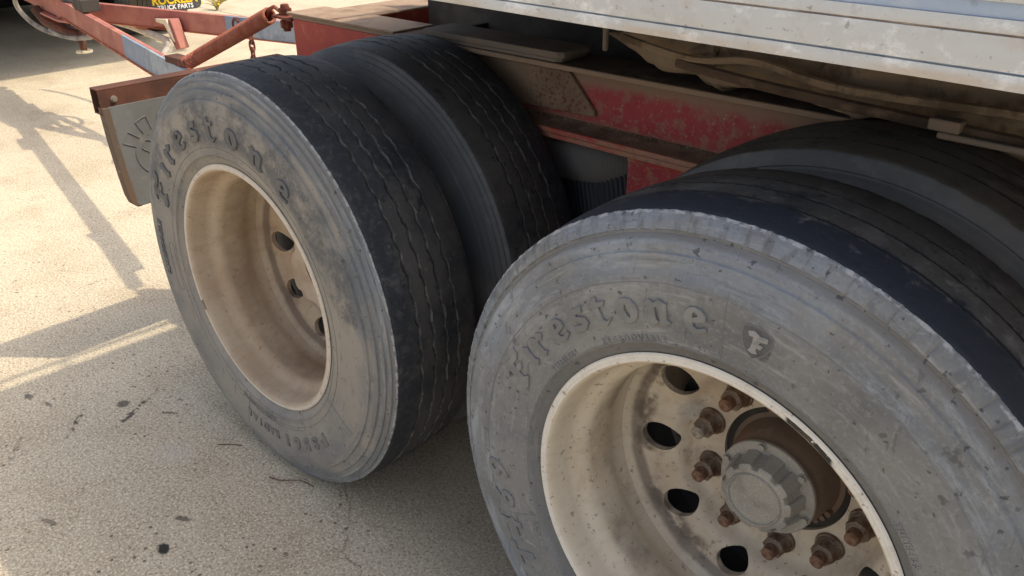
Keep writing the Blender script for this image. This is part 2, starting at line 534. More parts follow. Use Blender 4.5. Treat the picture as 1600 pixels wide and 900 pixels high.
M['cake'] = layered('brown_caked_dirt', S(136, 112, 92), [
    D(col=S(100, 80, 64), sc=14, lo=.42, hi=.62, op=.8, det=7), D(col=S(164, 142, 118), sc=40, lo=.56, hi=.70, op=.6, det=7)], rough=.92, bumps=[(60, .5, .004), (240, .4, .001)])
M['flange_top'] = layered('grimy_flange_top', S(98, 82, 68), [
    D(col=S(66, 54, 46), sc=8, lo=.42, hi=.62, op=.8, det=7), D(col=S(136, 114, 94), sc=16, lo=.55, hi=.72, op=.6, det=7),
    D(col=S(158, 134, 112), ax=(1, .59, .606, .003), rj=.006, op=.9)], rough=.88, bumps=[(60, .4, .003), (200, .4, .0015)])
M['hose_grime'] = layered('grimy_rubber_hose', (.06, .052, .045), [D(col=(.14, .12, .10), sc=16, lo=.48, hi=.68, op=.7, det=7)], rough=.85, bumps=[(90, .4, .002)])
M['gusset'] = layered('pitted_rusty_plate', S(150, 126, 104), [
    D(col=S(104, 84, 70), sc=6, lo=.45, hi=.66, op=.6, det=6),
    D(col=S(112, 66, 50), sc=130, lo=.54, hi=.60, op=.9, det=3, ax=(0, -.92, -.70, .06))], rough=.8, bumps=[(110, .4, .001)])
M['plate'] = layered('dirty_spacer_plate', S(128, 116, 104), [
    D(col=S(150, 122, 96), sc=10, lo=.5, hi=.7, op=.5, det=6), D(col=S(98, 88, 80), sc=5, lo=.45, hi=.65, op=.6)], rough=.8, bumps=[(120, .3, .001)])
M['stone'] = layered('loose_grit', S(160, 142, 122), [D(col=S(100, 86, 74), sc=60, lo=.42, hi=.6)], rough=.9)
M['bag_top'] = layered('dusty_air_bag_rubber', (.15, .145, .135), [D(col=(.17, .15, .125), sc=8, lo=.45, hi=.66, op=.7)], rough=.8, bumps=[(120, .2, .001)])
M['bag'] = layered('black_ribbed_rubber', (.030, .033, .038), [D(col=(.06, .058, .055), sc=14, lo=.5, hi=.7, op=.6)], rough=.6, bumps=[(160, .2, .001)])
M['white'] = layered('weathered_white_paint', S(196, 198, 198), [
    D(col=S(184, 183, 180), sc=6, lo=.44, hi=.68, op=.6, det=8, ro=.68),
    D(col=S(236, 238, 240), sc=20, lo=.50, hi=.66, op=.75, det=8, ro=.74, st=(.7, 1, 1)),
    D(col=S(176, 175, 173), sc=30, lo=.53, hi=.68, op=.55, det=8, ro=.74),
    D(col=S(128, 124, 118), sc=90, lo=.63, hi=.69, op=.6, det=4),
    D(col=S(120, 112, 104), sc=60, lo=.665, hi=.71, op=.6, det=4, st=(.6, 1, 1)),
    D(col=S(188, 168, 144), sc=6, lo=.40, hi=.64, op=.65, ax=(2, -.01, .0085, .004), rj=.010, rs=9),
    D(col=S(184, 168, 148), sc=9, lo=.52, hi=.68, op=.45, ax=(2, .036, .050, .005), rj=.010, rs=9),
], rough=.55, bumps=[(14, .2, .005), (160, .3, .001)], spec=.4)
M['seam'] = layered('blue_grey_seam', S(120, 138, 160), [D(col=S(150, 160, 172), sc=20, lo=.45, hi=.65)], rough=.5)
M['brown_seam'] = layered('rust_brown_seam', S(146, 124, 104), [D(col=S(196, 170, 140), sc=20, lo=.45, hi=.65)], rough=.7)
M['blue_band'] = layered('blue_grey_band', S(160, 176, 196), [D(col=S(186, 194, 204), sc=18, lo=.5, hi=.7, op=.6), D(col=S(132, 142, 156), sc=60, lo=.62, hi=.72, op=.5)], rough=.45)  # blue-grey tone given to the recessed band on the trailer side
M['under'] = layered('grimy_underside', (.060, .050, .042), [D(col=(.12, .10, .08), sc=7, lo=.45, hi=.68, op=.7, det=7), D(col=(.03, .026, .023), sc=4, lo=.5, hi=.66, op=.7)], rough=.85, bumps=[(40, .5, .004)])
M['lump'] = layered('dry_caked_dirt', S(146, 126, 104), [
    D(col=S(84, 68, 54), sc=9, lo=.46, hi=.64, op=.8, det=8), D(col=S(70, 58, 48), sc=18, lo=.56, hi=.68, op=.7, det=7)], rough=.92, bumps=[(30, .5, .008), (160, .4, .002)])
M['hose'] = layered('grey_air_hose', S(150, 146, 138), [D(col=S(110, 104, 96), sc=18, lo=.45, hi=.65)], rough=.55)
M['hose_dark'] = layered('dark_air_hose', (.05, .05, .05), [D(col=(.12, .11, .1), sc=18, lo=.5, hi=.7)], rough=.55)
M['pipe'] = layered('dull_aluminium_pipe', S(196, 190, 178), [D(col=S(150, 140, 126), sc=18, lo=.5, hi=.7)], rough=.4, metal=.4)
M['cream'] = layered('cream_foot_pad', S(226, 214, 184), [D(col=S(170, 120, 90), sc=30, lo=.6, hi=.7)], rough=.6)
M['black'] = layered('matt_black_chassis', (.018, .017, .016), [D(col=(.04, .036, .032), sc=6, lo=.5, hi=.7)], rough=.8)
M['black_flap'] = layered('black_mudflap_rubber', (.055, .056, .058), [D(col=(.10, .10, .095), sc=12, lo=.5, hi=.7)], rough=.6)
M['yellow'] = layered('yellow_print', S(246, 206, 30), [D(col=S(220, 180, 30), sc=50, lo=.5, hi=.7)], rough=.5)
M['white_print'] = layered('white_print', S(240, 240, 240), [D(col=S(210, 210, 210), sc=50, lo=.5, hi=.7)], rough=.5)
M['truck_paint'] = layered('dull_truck_paint', (.25, .25, .26), [D(col=(.15, .14, .13), sc=5, lo=.45, hi=.7)], rough=.5)
M['chain'] = layered('rusty_chain', S(140, 82, 62), [D(col=S(96, 60, 48), sc=60, lo=.45, hi=.6)], rough=.7, metal=.3)
M['bolt'] = layered('zinc_bolt', S(150, 140, 128), [D(col=S(140, 124, 108), sc=120, lo=.5, hi=.65)], rough=.5, metal=.4)
M['leaf'] = layered('dry_weed', S(150, 140, 84), [D(col=S(190, 170, 110), sc=40, lo=.45, hi=.65)], rough=.8)
M['flower'] = layered('yellow_flower', S(240, 206, 40), rough=.8)
M['twig'] = layered('dry_twig', S(104, 78, 58), [D(col=S(70, 52, 42), sc=60, lo=.45, hi=.6)], rough=.9)
M['pebble'] = layered('grey_pebble', S(112, 102, 92), [D(col=S(150, 140, 126), sc=90, lo=.5, hi=.65)], rough=.9)


# concrete of the yard: exposed aggregate, stains, hair cracks
def concrete():
    n = NT('concrete_yard')
    c = S(190, 176, 153)
    c = n.mix(n.step(n.noise(.7, 5), .35, .65), c, S(200, 187, 163))
    c = n.mix(n.math('MULTIPLY', n.step(n.noise(2.6, 7, .65), .46, .66), .7), c, S(172, 156, 132))
    c = n.mix(n.math('MULTIPLY', n.step(n.noise(14, 7, .7, off=(1, 6, 2)), .50, .66), .45), c, S(166, 150, 127))
    c = n.mix(n.math('MULTIPLY', n.step(n.noise(120, 3, .6), .49, .62), .65), c, S(148, 132, 111))
    c = n.mix(n.math('MULTIPLY', n.step(n.noise(150, 3, .6, off=(5, 2, 1)), .52, .62), .85), c, S(222, 210, 186))
    c = n.mix(n.math('MULTIPLY', n.step(n.noise(75, 4, .62, off=(2, 9, 1)), .595, .665), .65), c, S(116, 102, 88))
    c = n.mix(n.math('MULTIPLY', n.step(n.noise(200, 2, .5, off=(7, 9, 1)), .61, .68), .75), c, S(84, 74, 65))
    # distinct pits and dark bits, set in a drifting density
    sp = n.math('MULTIPLY', n.step(n.voro(34), .19, .11), n.step(n.noise(3.2, 5, .65, off=(4, 4, 0)), .52, .60))
    c = n.mix(n.math('MULTIPLY', sp, .8), c, S(84, 74, 65))
    # oil and rubber stains where they lie on the yard
    px, py = n.axis(0), n.axis(1)
    jn = n.math('MULTIPLY', n.math('SUBTRACT', n.noise(38, 5, .65), .5), .05)

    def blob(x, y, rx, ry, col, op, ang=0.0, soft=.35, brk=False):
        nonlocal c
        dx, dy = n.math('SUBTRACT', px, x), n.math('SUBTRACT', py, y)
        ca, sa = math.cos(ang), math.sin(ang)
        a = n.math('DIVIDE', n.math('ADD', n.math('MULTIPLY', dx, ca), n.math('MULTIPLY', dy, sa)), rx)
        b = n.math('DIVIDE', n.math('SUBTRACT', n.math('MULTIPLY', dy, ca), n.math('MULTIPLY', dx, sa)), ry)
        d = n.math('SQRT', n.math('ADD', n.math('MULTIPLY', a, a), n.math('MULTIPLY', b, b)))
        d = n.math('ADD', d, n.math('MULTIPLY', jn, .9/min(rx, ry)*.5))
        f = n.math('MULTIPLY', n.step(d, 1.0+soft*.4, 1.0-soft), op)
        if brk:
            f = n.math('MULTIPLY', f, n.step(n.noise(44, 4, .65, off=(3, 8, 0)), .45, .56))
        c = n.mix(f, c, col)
    dk = S(58, 54, 52)
    blob(-1.135, -.358, .020, .014, S(34, 34, 36), .95)
    blob(-1.198, -.279, .022, .009, dk, .7, .5)
    blob(-1.775, -.160, .022, .018, dk, .75)
    blob(-1.785, -.290, .085, .008, dk, .8, -.72, .35, True)
    blob(-1.718, -.152, .100, .010, dk, .85, -1.05, .35, True)
    blob(-2.016, -.335, .020, .012, dk, .7)
    blob(-1.93, -.31, .022, .007, dk, .6, .2)
    blob(-1.633, -.092, .024, .008, dk, .65, .6)
    blob(-1.45, -.17, .060, .055, S(190, 184, 174), .3, 0, .8)
    blob(-1.78, -.45, .07, .010, dk, .4, -.6, .35, True)
    blob(-1.42, -.50, .030, .008, dk, .55, .3)
    # broad darker patch of concrete under the dual tyres
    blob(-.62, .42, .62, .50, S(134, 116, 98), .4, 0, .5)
    # one hair crack running out from the far tyre
    wob = n.math('MULTIPLY', n.math('SUBTRACT', n.noise(9, 5, .6, off=(0, 3, 0)), .5), .16)
    cl = n.math('ADD', n.math('SUBTRACT', py, n.math('MULTIPLY', n.math('ADD', px, 1.014), -.56)), n.math('SUBTRACT', wob, .043))
    ck = n.math('MULTIPLY', n.step(n.math('ABSOLUTE', cl), .0035, .0008), n.math('MULTIPLY', n.step(px, -1.02, -1.0), n.step(px, -.60, -.66)))
    cl2 = n.math('ADD', n.math('SUBTRACT', px, n.math('MULTIPLY', py, -.10)), n.math('ADD', n.math('MULTIPLY', wob, 1.2), 2.62))
    ck2 = n.math('MULTIPLY', n.math('MULTIPLY', n.step(n.math('ABSOLUTE', cl2), .0035, .0008), n.step(n.noise(6, 3), .46, .52)), .8)
    ck = n.math('MAXIMUM', ck, ck2)
    c = n.mix(n.math('MULTIPLY', ck, .5), c, S(74, 64, 56))
    n.l(c, n.b.inputs['Base Color'])
    n.b.inputs['Roughness'].default_value = .9
    n.b.inputs['Specular IOR Level'].default_value = .2
    nrm = None
    for sc, stg, dist in ((5, .25, .012), (140, .35, .0025), (330, .35, .0012)):
        k = n.n('ShaderNodeBump')
        k.inputs['Strength'].default_value = stg
        k.inputs['Distance'].default_value = dist
        n.l(n.noise(sc, 5, .6), k.inputs['Height'])
        if nrm:
            n.l(nrm, k.inputs['Normal'])
        nrm = k.outputs[0]
    n.l(nrm, n.b.inputs['Normal'])
    return n.m


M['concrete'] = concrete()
M['joint'] = layered('dark_joint_dirt', S(96, 84, 70), [D(col=S(66, 56, 48), sc=30, lo=.4, hi=.65)], rough=.95)

# ------------------------------------------------------------------ the yard
g = MB()
g.box(-900, 900, -900, 900, -.30, -.012)
ground = g.build('ground', M['joint'])
tag(ground, 'pale concrete yard ground', kind='structure')
XS = [-40, -30, -21, -13.4, -5.955, 1.6, 9, 17, 25]
YS = [-26, -18, -10.5, -3.3, 3.72, 11, 18.5, 26, 40]
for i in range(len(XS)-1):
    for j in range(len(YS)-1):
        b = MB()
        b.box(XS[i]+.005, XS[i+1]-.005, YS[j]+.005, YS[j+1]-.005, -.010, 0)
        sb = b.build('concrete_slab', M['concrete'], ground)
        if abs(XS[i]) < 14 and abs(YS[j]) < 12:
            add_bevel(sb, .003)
g = MB()
# concrete beyond the slabs laid out to the horizon
for x0, x1, y0, y1 in ((-900, -40.0, -900, 900), (25, 900, -900, 900), (-39.99, 24.99, 40, 900), (-39.99, 24.99, -900, -26)):
    g.box(x0, x1, y0, y1, -.009, -.001)
tag(g.build('far_concrete', M['concrete']), 'open concrete beyond the slabs', kind='structure')

# ------------------------------------------------------------------ tyres
HCX, HCZ = .009, -.006
ZC = .5
DX = -1.20762402
SIDE_NEAR = [(.010, .296), (.004, .3005), (-.001, .308), (-.004, .3165), (-.0085, .3225), (-.0115, .324), (-.0125, .345), (-.0150, .375), (-.0155, .405),
             (-.0150, .425), (-.0125, .4275), (-.0122, .440), (-.010, .4525), (-.0070, .454), (-.0066, .466), (-.0040, .4705),
             (.0020, .4730), (.0062, .4755), (.0066, .4790), (.0040, .4815), (.0058, .4870), (.0108, .4955), (.0160, .5015), (.0186, .5037)]
SIDE_FAR = [(.010, .296), (.004, .3005), (-.001, .308), (-.004, .3165), (-.0075, .3225), (-.0105, .324), (-.0125, .345), (-.0158, .375), (-.0165, .405),
            (-.0158, .430), (-.0128, .4480), (-.0085, .4492), (-.0075, .4580), (-.0052, .4685), (-.0005, .4696), (.0002, .4760), (.0022, .4840),
            (.0066, .4848), (.0072, .4885), (.0098, .4945), (.0136, .4953), (.0165, .5020), (.0186, .5037)]
YIN = .236


def yprof(side, r):
    rs = [p[1] for p in side]
    return float(np.interp(r, rs, [p[0] for p in side]))


def trap(u):
    u = u % 1.0
    if u < .25:
        return u*4
    if u < .5:
        return 1.0
    if u < .75:
        return 1-(u-.5)*4
    return 0.0


def tyre_mesh(name, side, mats, grooves, gw, gd, zig, nseg, notch, seed, reverse_wave=False):
    """mats: sidewall, tread, groove wall, groove bottom"""
    prof, smi, wav, edge = [], [], [], []
    for i, (y, r) in enumerate(side):
        prof.append((y, r)); smi.append(0); wav.append(0)
        edge.append(1 if i >= len(side)-2 else 0)
    smi[-1] = 1
    y0, y1 = side[-1][0], YIN
    crown = lambda y: side[-1][1]+.0075*(1-((2*(y-y0)/(y1-y0)-1)**2))
    cuts = []
    for gi, t in enumerate(grooves):
        yc = y0+(y1-y0)*t
        cuts.append((yc, gi))
    last = y0
    for yc, gi in cuts:
        span = yc-gw/2-last
        k = max(2, int(span/.010))
        for q in range(1, k):
            yy = last+span*q/k
            prof.append((yy, crown(yy))); smi.append(1); wav.append(0); edge.append(0)
        a, b = yc-gw/2, yc+gw/2
        prof.append((a, crown(a))); smi.append(2); wav.append(gi+1); edge.append(2)
        prof.append((a+gw*.22, crown(a)-gd)); smi.append(3); wav.append(gi+1); edge.append(0)
        prof.append((b-gw*.22, crown(b)-gd)); smi.append(2); wav.append(gi+1); edge.append(0)
        prof.append((b, crown(b))); smi.append(1); wav.append(gi+1); edge.append(2)
        last = b
    span = y1-last
    for q in range(1, 4):
        yy = last+span*q/4
        prof.append((yy, crown(yy))); smi.append(1); wav.append(0); edge.append(0)
    inner = [(YIN+y0-y, r) for y, r in side[::-1]]
    for i, (y, r) in enumerate(inner):
        prof.append((y, r)); smi.append(0); wav.append(0); edge.append(1 if i < 2 else 0)
    m = MB()
    nper = 58
    zb = -(ZC-.0012)
    rnd = random.Random(seed)

    def rf(j, y, r, t, k):
        if wav[j] and zig:
            ph = t/(2*PI)*nper+wav[j]*.37
            y = y+zig*(trap(ph)-.5)+.0022*fbm(math.cos(t)*34, wav[j]*3+seed, math.sin(t)*34)
        if edge[j] == 1:
            nz = fbm(math.cos(t)*45+seed, j*1.3, math.sin(t)*45)
            r += .0011*nz
            y += .0010*fbm(math.cos(t)*60, j+seed, math.sin(t)*60)
        if edge[j] == 2:
            r += .0009*fbm(math.cos(t)*70+seed, j*1.3, math.sin(t)*70)
            y += .0012*fbm(math.cos(t)*80+seed, j*2.3, math.sin(t)*80)
        if notch and .4805 < r < .5036 and y < .03:
            u = (t/(2*PI)*notch+.12*fbm(math.cos(t)*6, 3, math.sin(t)*6)) % 1.0
            dd = min(abs(u-.5), .5)
            if dd < .045:
                y += .0022
            r += .0003*fbm(math.cos(t)*50, seed, math.sin(t)*50)
        x, z = r*math.cos(t), r*math.sin(t)
        return y, r
    m.lathe(prof, nseg, rfun=rf, segmi=smi)
    # loaded tyre stands flat on the ground
    m.v = [(x, y, max(z, zb)) for x, y, z in m.v]
    return m.mesh(name, mats, smooth=50)


TYRE_FAR = tyre_mesh('tyre', SIDE_FAR, [M['side_far'], M['tread_far'], M['groove_edge'], M['groove']], (.27, .43, .585, .74), .0074, .007, .0036, 800, 0, 1)
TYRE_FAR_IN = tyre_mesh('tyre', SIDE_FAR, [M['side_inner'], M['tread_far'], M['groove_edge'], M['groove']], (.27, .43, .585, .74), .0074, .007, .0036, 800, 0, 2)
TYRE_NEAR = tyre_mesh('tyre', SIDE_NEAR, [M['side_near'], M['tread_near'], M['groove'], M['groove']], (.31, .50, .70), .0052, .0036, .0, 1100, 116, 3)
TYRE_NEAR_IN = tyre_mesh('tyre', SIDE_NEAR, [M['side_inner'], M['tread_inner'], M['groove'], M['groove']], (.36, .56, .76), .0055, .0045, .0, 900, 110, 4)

# ------------------------------------------------------------------ raised sidewall writing
GLYPH = {
    'F': (1.05, [[(.0, .74), (.13, .98), (.36, 1.06), (.62, .98), (1.0, 1.12), (.96, .88), (.78, .78), (.52, .82), (.48, .62), (.66, .64), (.84, .58), (.68, .42), (.46, .46),
                  (.44, .20), (.62, .06), (.44, -.02), (.24, -.12), (.02, -.06), (.02, .10), (.16, .12), (.22, .30), (.22, .60), (.20, .82), (.10, .80)]]),
    'i': (.55, [[(.06, .84), (.26, 1.0), (.46, .84), (.41, .62), (.41, .24), (.54, .12), (.33, -.03), (.10, .12), (.15, .40), (.15, .72)]]),
    'r': (.86, [[(.04, .84), (.22, 1.0), (.40, .84), (.40, .76), (.60, 1.0), (.86, .84), (.66, .62), (.50, .72), (.40, .66), (.40, .20), (.54, .10), (.31, -.03), (.09, .12), (.15, .40), (.15, .72)]]),
    'e': (.92, [[(.50, 1.01), (.70, .94), (.86, .76), (.86, .54), (.38, .40), (.42, .22), (.58, .15), (.88, .28), (.92, .16), (.62, -.02), (.34, .0), (.12, .20), (.07, .46), (.12, .74), (.28, .94)],
                [(.38, .56), (.62, .66), (.60, .78), (.48, .86), (.38, .76)]]),
    's': (.90, [[(.86, 1.0), (.34, .99), (.10, .74), (.18, .54), (.56, .40), (.56, .24), (.12, .30), (-.02, .08), (.16, .0), (.60, -.01), (.88, .26), (.84, .50), (.44, .64), (.44, .76), (.76, .74)]]),
    't': (.78, [[(.20, 1.08), (.44, 1.2), (.44, .97), (.78, .97), (.66, .79), (.44, .79), (.44, .22), (.60, .12), (.80, .20), (.54, -.03), (.20, .06), (.16, .40), (.18, .79), (-.02, .79), (.12, .97), (.20, .97)]]),
    'o': (.98, [[(.52, 1.02), (.76, .94), (.93, .72), (.97, .48), (.86, .18), (.68, .02), (.48, -.03), (.24, .06), (.08, .28), (.05, .56), (.14, .84), (.32, .98)],
                [(.48, .82), (.60, .66), (.68, .44), (.58, .16), (.46, .28), (.38, .56)]]),
    'n': (1.02, [[(.04, .84), (.22, 1.0), (.40, .86), (.62, 1.0), (.88, .84), (.84, .24), (.99, .12), (.77, -.03), (.56, .12), (.60, .40), (.60, .66), (.50, .74), (.40, .66), (.40, .20), (.52, .10), (.29, -.03), (.08, .12), (.15, .40), (.15, .72)]]),
}


def dense(poly, step):
    out = []
    for i, p in enumerate(poly):
        q = poly[(i+1) % len(poly)]
        k = max(1, int(math.hypot(q[0]-p[0], q[1]-p[1])/step))
        for a in range(k):
            out.append((p[0]+(q[0]-p[0])*a/k, p[1]+(q[1]-p[1])*a/k))
    return out


def curve_mesh(polys, ext, bev):
    cu = bpy.data.curves.new('tmp', 'CURVE')
    cu.dimensions = '2D'
    cu.fill_mode = 'BOTH'
    cu.extrude = ext
    cu.bevel_depth = bev
    cu.bevel_resolution = 0
    for p in polys:
        sp = cu.splines.new('POLY')
        sp.points.add(len(p)-1)
        for a, (x, y) in zip(sp.points, p):
            a.co = (x, y, 0, 1)
        sp.use_cyclic_u = True
    o = link('tmp', cu)
    me = evaluated(o)
    bpy.data.objects.remove(o)
    bpy.data.curves.remove(cu)
    return me


def text_mesh(s, size, ext, bev, bold=0.0, spacing=1.0, shear=0.0):
    cu = bpy.data.curves.new('tmp', 'FONT')
    cu.body = s
    cu.size = size
    cu.extrude = ext
    cu.bevel_depth = bev
    cu.bevel_resolution = 0
    cu.offset = bold
    cu.space_character = spacing
    cu.shear = shear
    cu.resolution_u = 3
    cu.align_x = 'CENTER'
    o = link('tmp', cu)
    me = evaluated(o)
    bpy.data.objects.remove(o)
    bpy.data.curves.remove(cu)
    return me


def bend(me, side, ang0, rb, ext, sink=.0004, sx=1.0):
    """wrap flat text (u along x, v along y) round the tyre: ang0 is the centre angle in degrees, rb the base radius"""
    for v in me.vertices:
        u, w, d = v.co.x*sx, v.co.y, v.co.z
        r = rb+w
        t = math.radians(ang0)-u/(rb+.02)
        y = yprof(side, r)-(d+ext-sink)
        v.co = (r*math.cos(t), y, r*math.sin(t))
    me.update()


def raised(name, me, mat, parent, smooth=30):
    me.materials.clear()
    me.materials.append(mat)
    me.name = name
    bm = bmesh.new()
    bm.from_mesh(me)
    bmesh.ops.recalc_face_normals(bm, faces=bm.faces)
    bm.to_mesh(me)
    bm.free()
    return link(name, me, parent)


def wrap_pts(side, pts, ang0, rb, lift):
    out = []
    for u, v in pts:
        r = rb+v
        t = math.radians(ang0)-u/(rb+.02)
        out.append((r*math.cos(t), yprof(side, r)-lift, r*math.sin(t)))
    return out


def brand_word(parent, side, mat, angs, rb, size, ext=.0010, bev=.0007, wf=1.0, fbig=1.25, edge=None):
    for ch, a in zip('Firestone', angs):
        w, ps = GLYPH[ch]
        k = size*(fbig if ch == 'F' else 1.0)
        me = curve_mesh([dense([((x-w/2)*k*wf, y*k) for x, y in p], k*.14) for p in ps], ext, bev)
        bend(me, side, a, rb, ext+bev)
        o = raised('raised_letter', me, mat, parent)
        # moulded outline round the letter, on the same mesh
        m = MB()
        m.v = [tuple(v.co) for v in me.vertices]
        m.f = [list(p.vertices) for p in me.polygons]
        m.mi = [0]*len(m.f)
        for p in ps:
            m.tube(wrap_pts(side, dense([((x-w/2)*k*wf, y*k) for x, y in p], k*.1), a, rb, .0009), .00055, 5, 1, closed=True)
        o.data = m.mesh('raised_letter', [mat, edge], 30)


def spaced_word(parent, side, mat, text, a0, a1, rb, size, bold, ext, bev, shear=0.0, sx=1.0):
    for i, chr_ in enumerate(text):
        me = text_mesh(chr_, size*1.38, ext, bev, bold, 1.0, shear)
        bend(me, side, a0+(a1-a0)*i/(len(text)-1), rb, ext+bev, .0003, sx)
        raised('raised_letter', me, mat, parent)


def small_word(parent, side, mat, text, ang, rb, size, bold=0.0, spacing=1.0, ext=.0005, bev=.0003, shear=0.0, sx=1.0):
    me = text_mesh(text, size*1.38, ext, bev, bold, spacing, shear)
    bend(me, side, ang, rb, ext+bev, .0003, sx)
    return tag(raised('fine_raised_lettering', me, mat, parent), kind='stuff')


# ------------------------------------------------------------------ wheel rim and disc
RIM_PROF = [(.012, .2935), (.004, .2985), (-.001, .2985), (-.0035, .2960), (-.0035, .2915), (-.001, .2885), (.004, .2865), (.014, .2840), (.040, .2820), (.050, .2795), (.058, .2715),
            (.066, .2635), (.080, .2595), (.122, .2590), (.134, .2615), (.146, .2680), (.160, .2710), (.178, .2690), (.188, .2655), (.196, .262)]
DISC = [(.178, .2680), (.190, .2590), (.201, .2460), (.206, .2340), (.2085, .2240), (.2115, .2140), (.2150, .2040), (.2190, .1960), (.2260, .1890), (.238, .1830), (.2475, .1770), (.2525, .1690), (.2540, .1600), (.2540, .1120)]


def disc_mesh(mat, hole_ang):
    m = MB()
    back = [(y+.011, r+(.004 if 0 < i < 10 else 0)) for i, (y, r) in enumerate(DISC)][::-1]
    m.lathe(DISC+back, 150, closed=True)
    o = link('tmp', m.mesh('tmp', [mat], 40))
    c = MB()
    for k in range(10):
        a = math.radians(hole_ang+36*k)
        x, z = .2140*math.cos(a), .2140*math.sin(a)
        c.cyl((x, .15, z), (x, .30, z), .0280, 30)
    for k in range(10):
        a = math.radians(hole_ang-18+36*k)
        x, z = .1430*math.cos(a), .1430*math.sin(a)
        c.cyl((x, .15, z), (x, .30, z), .0125, 14)
    co = link('tmpc', c.mesh('tmpc', [mat], 40))
    b = o.modifiers.new('b', 'BOOLEAN')
    b.operation = 'DIFFERENCE'
    b.solver = 'EXACT'
    b.object = co
    me = evaluated(o)
    me.name = 'wheel_disc'
    for v in me.vertices:
        r = math.hypot(v.co.x, v.co.z)
        f = min(1, max(0, (.252-r)/.07))
        v.co.x += HCX*f
        v.co.z += HCZ*f
    for x in (o, co):
        bpy.data.objects.remove(x)
    me.polygons.foreach_set('use_smooth', [True]*len(me.polygons))
    me.set_sharp_from_angle(angle=math.radians(35))
    return me


def barrel_mesh(mat):
    m = MB()
    prof = RIM_PROF+[(.225, .272), (.234, .280), (.239, .2955), (.236, .2985)]
    back = [(y, r+.006) for y, r in prof[2:-1]][::-1]
    m.lathe(prof+back, 160, closed=True)
    return m.mesh('rim', [mat], 60)


def lug_nut_mesh(stud_mat):
    m = MB()
    m.cyl((0, 0, 0), (0, -.0050, 0), .0255, 26, 0, .0242)
    m.cyl((0, -.0050, 0), (0, -.0100, 0), .0215, 22, 0, .0195)
    m.cyl((0, -.0100, 0), (0, -.0300, 0), .0202, 6, 0)
    m.cyl((0, -.0300, 0), (0, -.0330, 0), .0170, 18, 0, .0145)
    m.cyl((0, -.0290, 0), (0, -.0500, 0), .0120, 16, 1, .0116)
    m.cyl((0, -.0500, 0), (0, -.0525, 0), .0116, 16, 1, .0085)
    return m.mesh('lug_nut', [M['nut'], stud_mat], 30)


dolly = tag(empty('trailer_dolly', loc=(DX/2, 1.2, 0)),
            'rusty red tandem-axle trailer undercarriage with four dusty truck tyres and drawbar', 'trailer')
OFF = Vector((-DX/2, -1.2, 0))


def dpart(o):
    o.parent = dolly
    o.location = Vector(o.location)+OFF
    return o


def pb(mb, name, mats, bevel=0.0, smooth=35):
    """part of the dolly modelled in world coordinates"""
    return dpart(mb.build(name, mats, None, smooth, bevel))


CACHE = {}


def make_wheel(x, tyre_me, rim_mat, hole_ang, label, y=0.0, flip=False):
    w = empty('wheel', None, (x, y, ZC), (0, 0, PI if flip else 0))
    dpart(w)
    if label:
        w['label'] = label
    t = link('tyre', tyre_me, w)
    key = (rim_mat.name, hole_ang)
    if key not in CACHE:
        CACHE[key] = (disc_mesh(rim_mat, hole_ang), barrel_mesh(rim_mat))
    d = link('wheel_disc', CACHE[key][0], w)
    b = link('rim', CACHE[key][1], w)
    return w


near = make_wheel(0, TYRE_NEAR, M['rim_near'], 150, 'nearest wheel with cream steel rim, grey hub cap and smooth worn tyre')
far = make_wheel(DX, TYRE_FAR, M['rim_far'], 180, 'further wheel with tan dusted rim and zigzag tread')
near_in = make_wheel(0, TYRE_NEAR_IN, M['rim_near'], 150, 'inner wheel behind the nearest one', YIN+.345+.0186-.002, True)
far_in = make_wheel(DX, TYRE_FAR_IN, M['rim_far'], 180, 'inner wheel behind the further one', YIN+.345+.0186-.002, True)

for x_, tm, rm, ha in ((0, TYRE_NEAR_IN, 'rim_near', 150), (DX, TYRE_FAR_IN, 'rim_far', 180)):
    make_wheel(x_, tm, M[rm], ha, None, 2.40, True)
    make_wheel(x_, tm, M[rm], ha, None, 1.80, False)
# near wheel: lug nuts, hub and hub cap
nm, nm2 = lug_nut_mesh(M['stud']), lug_nut_mesh(M['stud_bare'])
rs = random.Random(5)
for k in range(10):
    a = math.radians(132+36*k)
    o = link('lug_nut', nm2 if k == 1 else nm, near)
    o.location = (HCX+.143*math.cos(a), .2538, HCZ+.143*math.sin(a))
    o.rotation_euler = (0, rs.uniform(0, 1), 0)

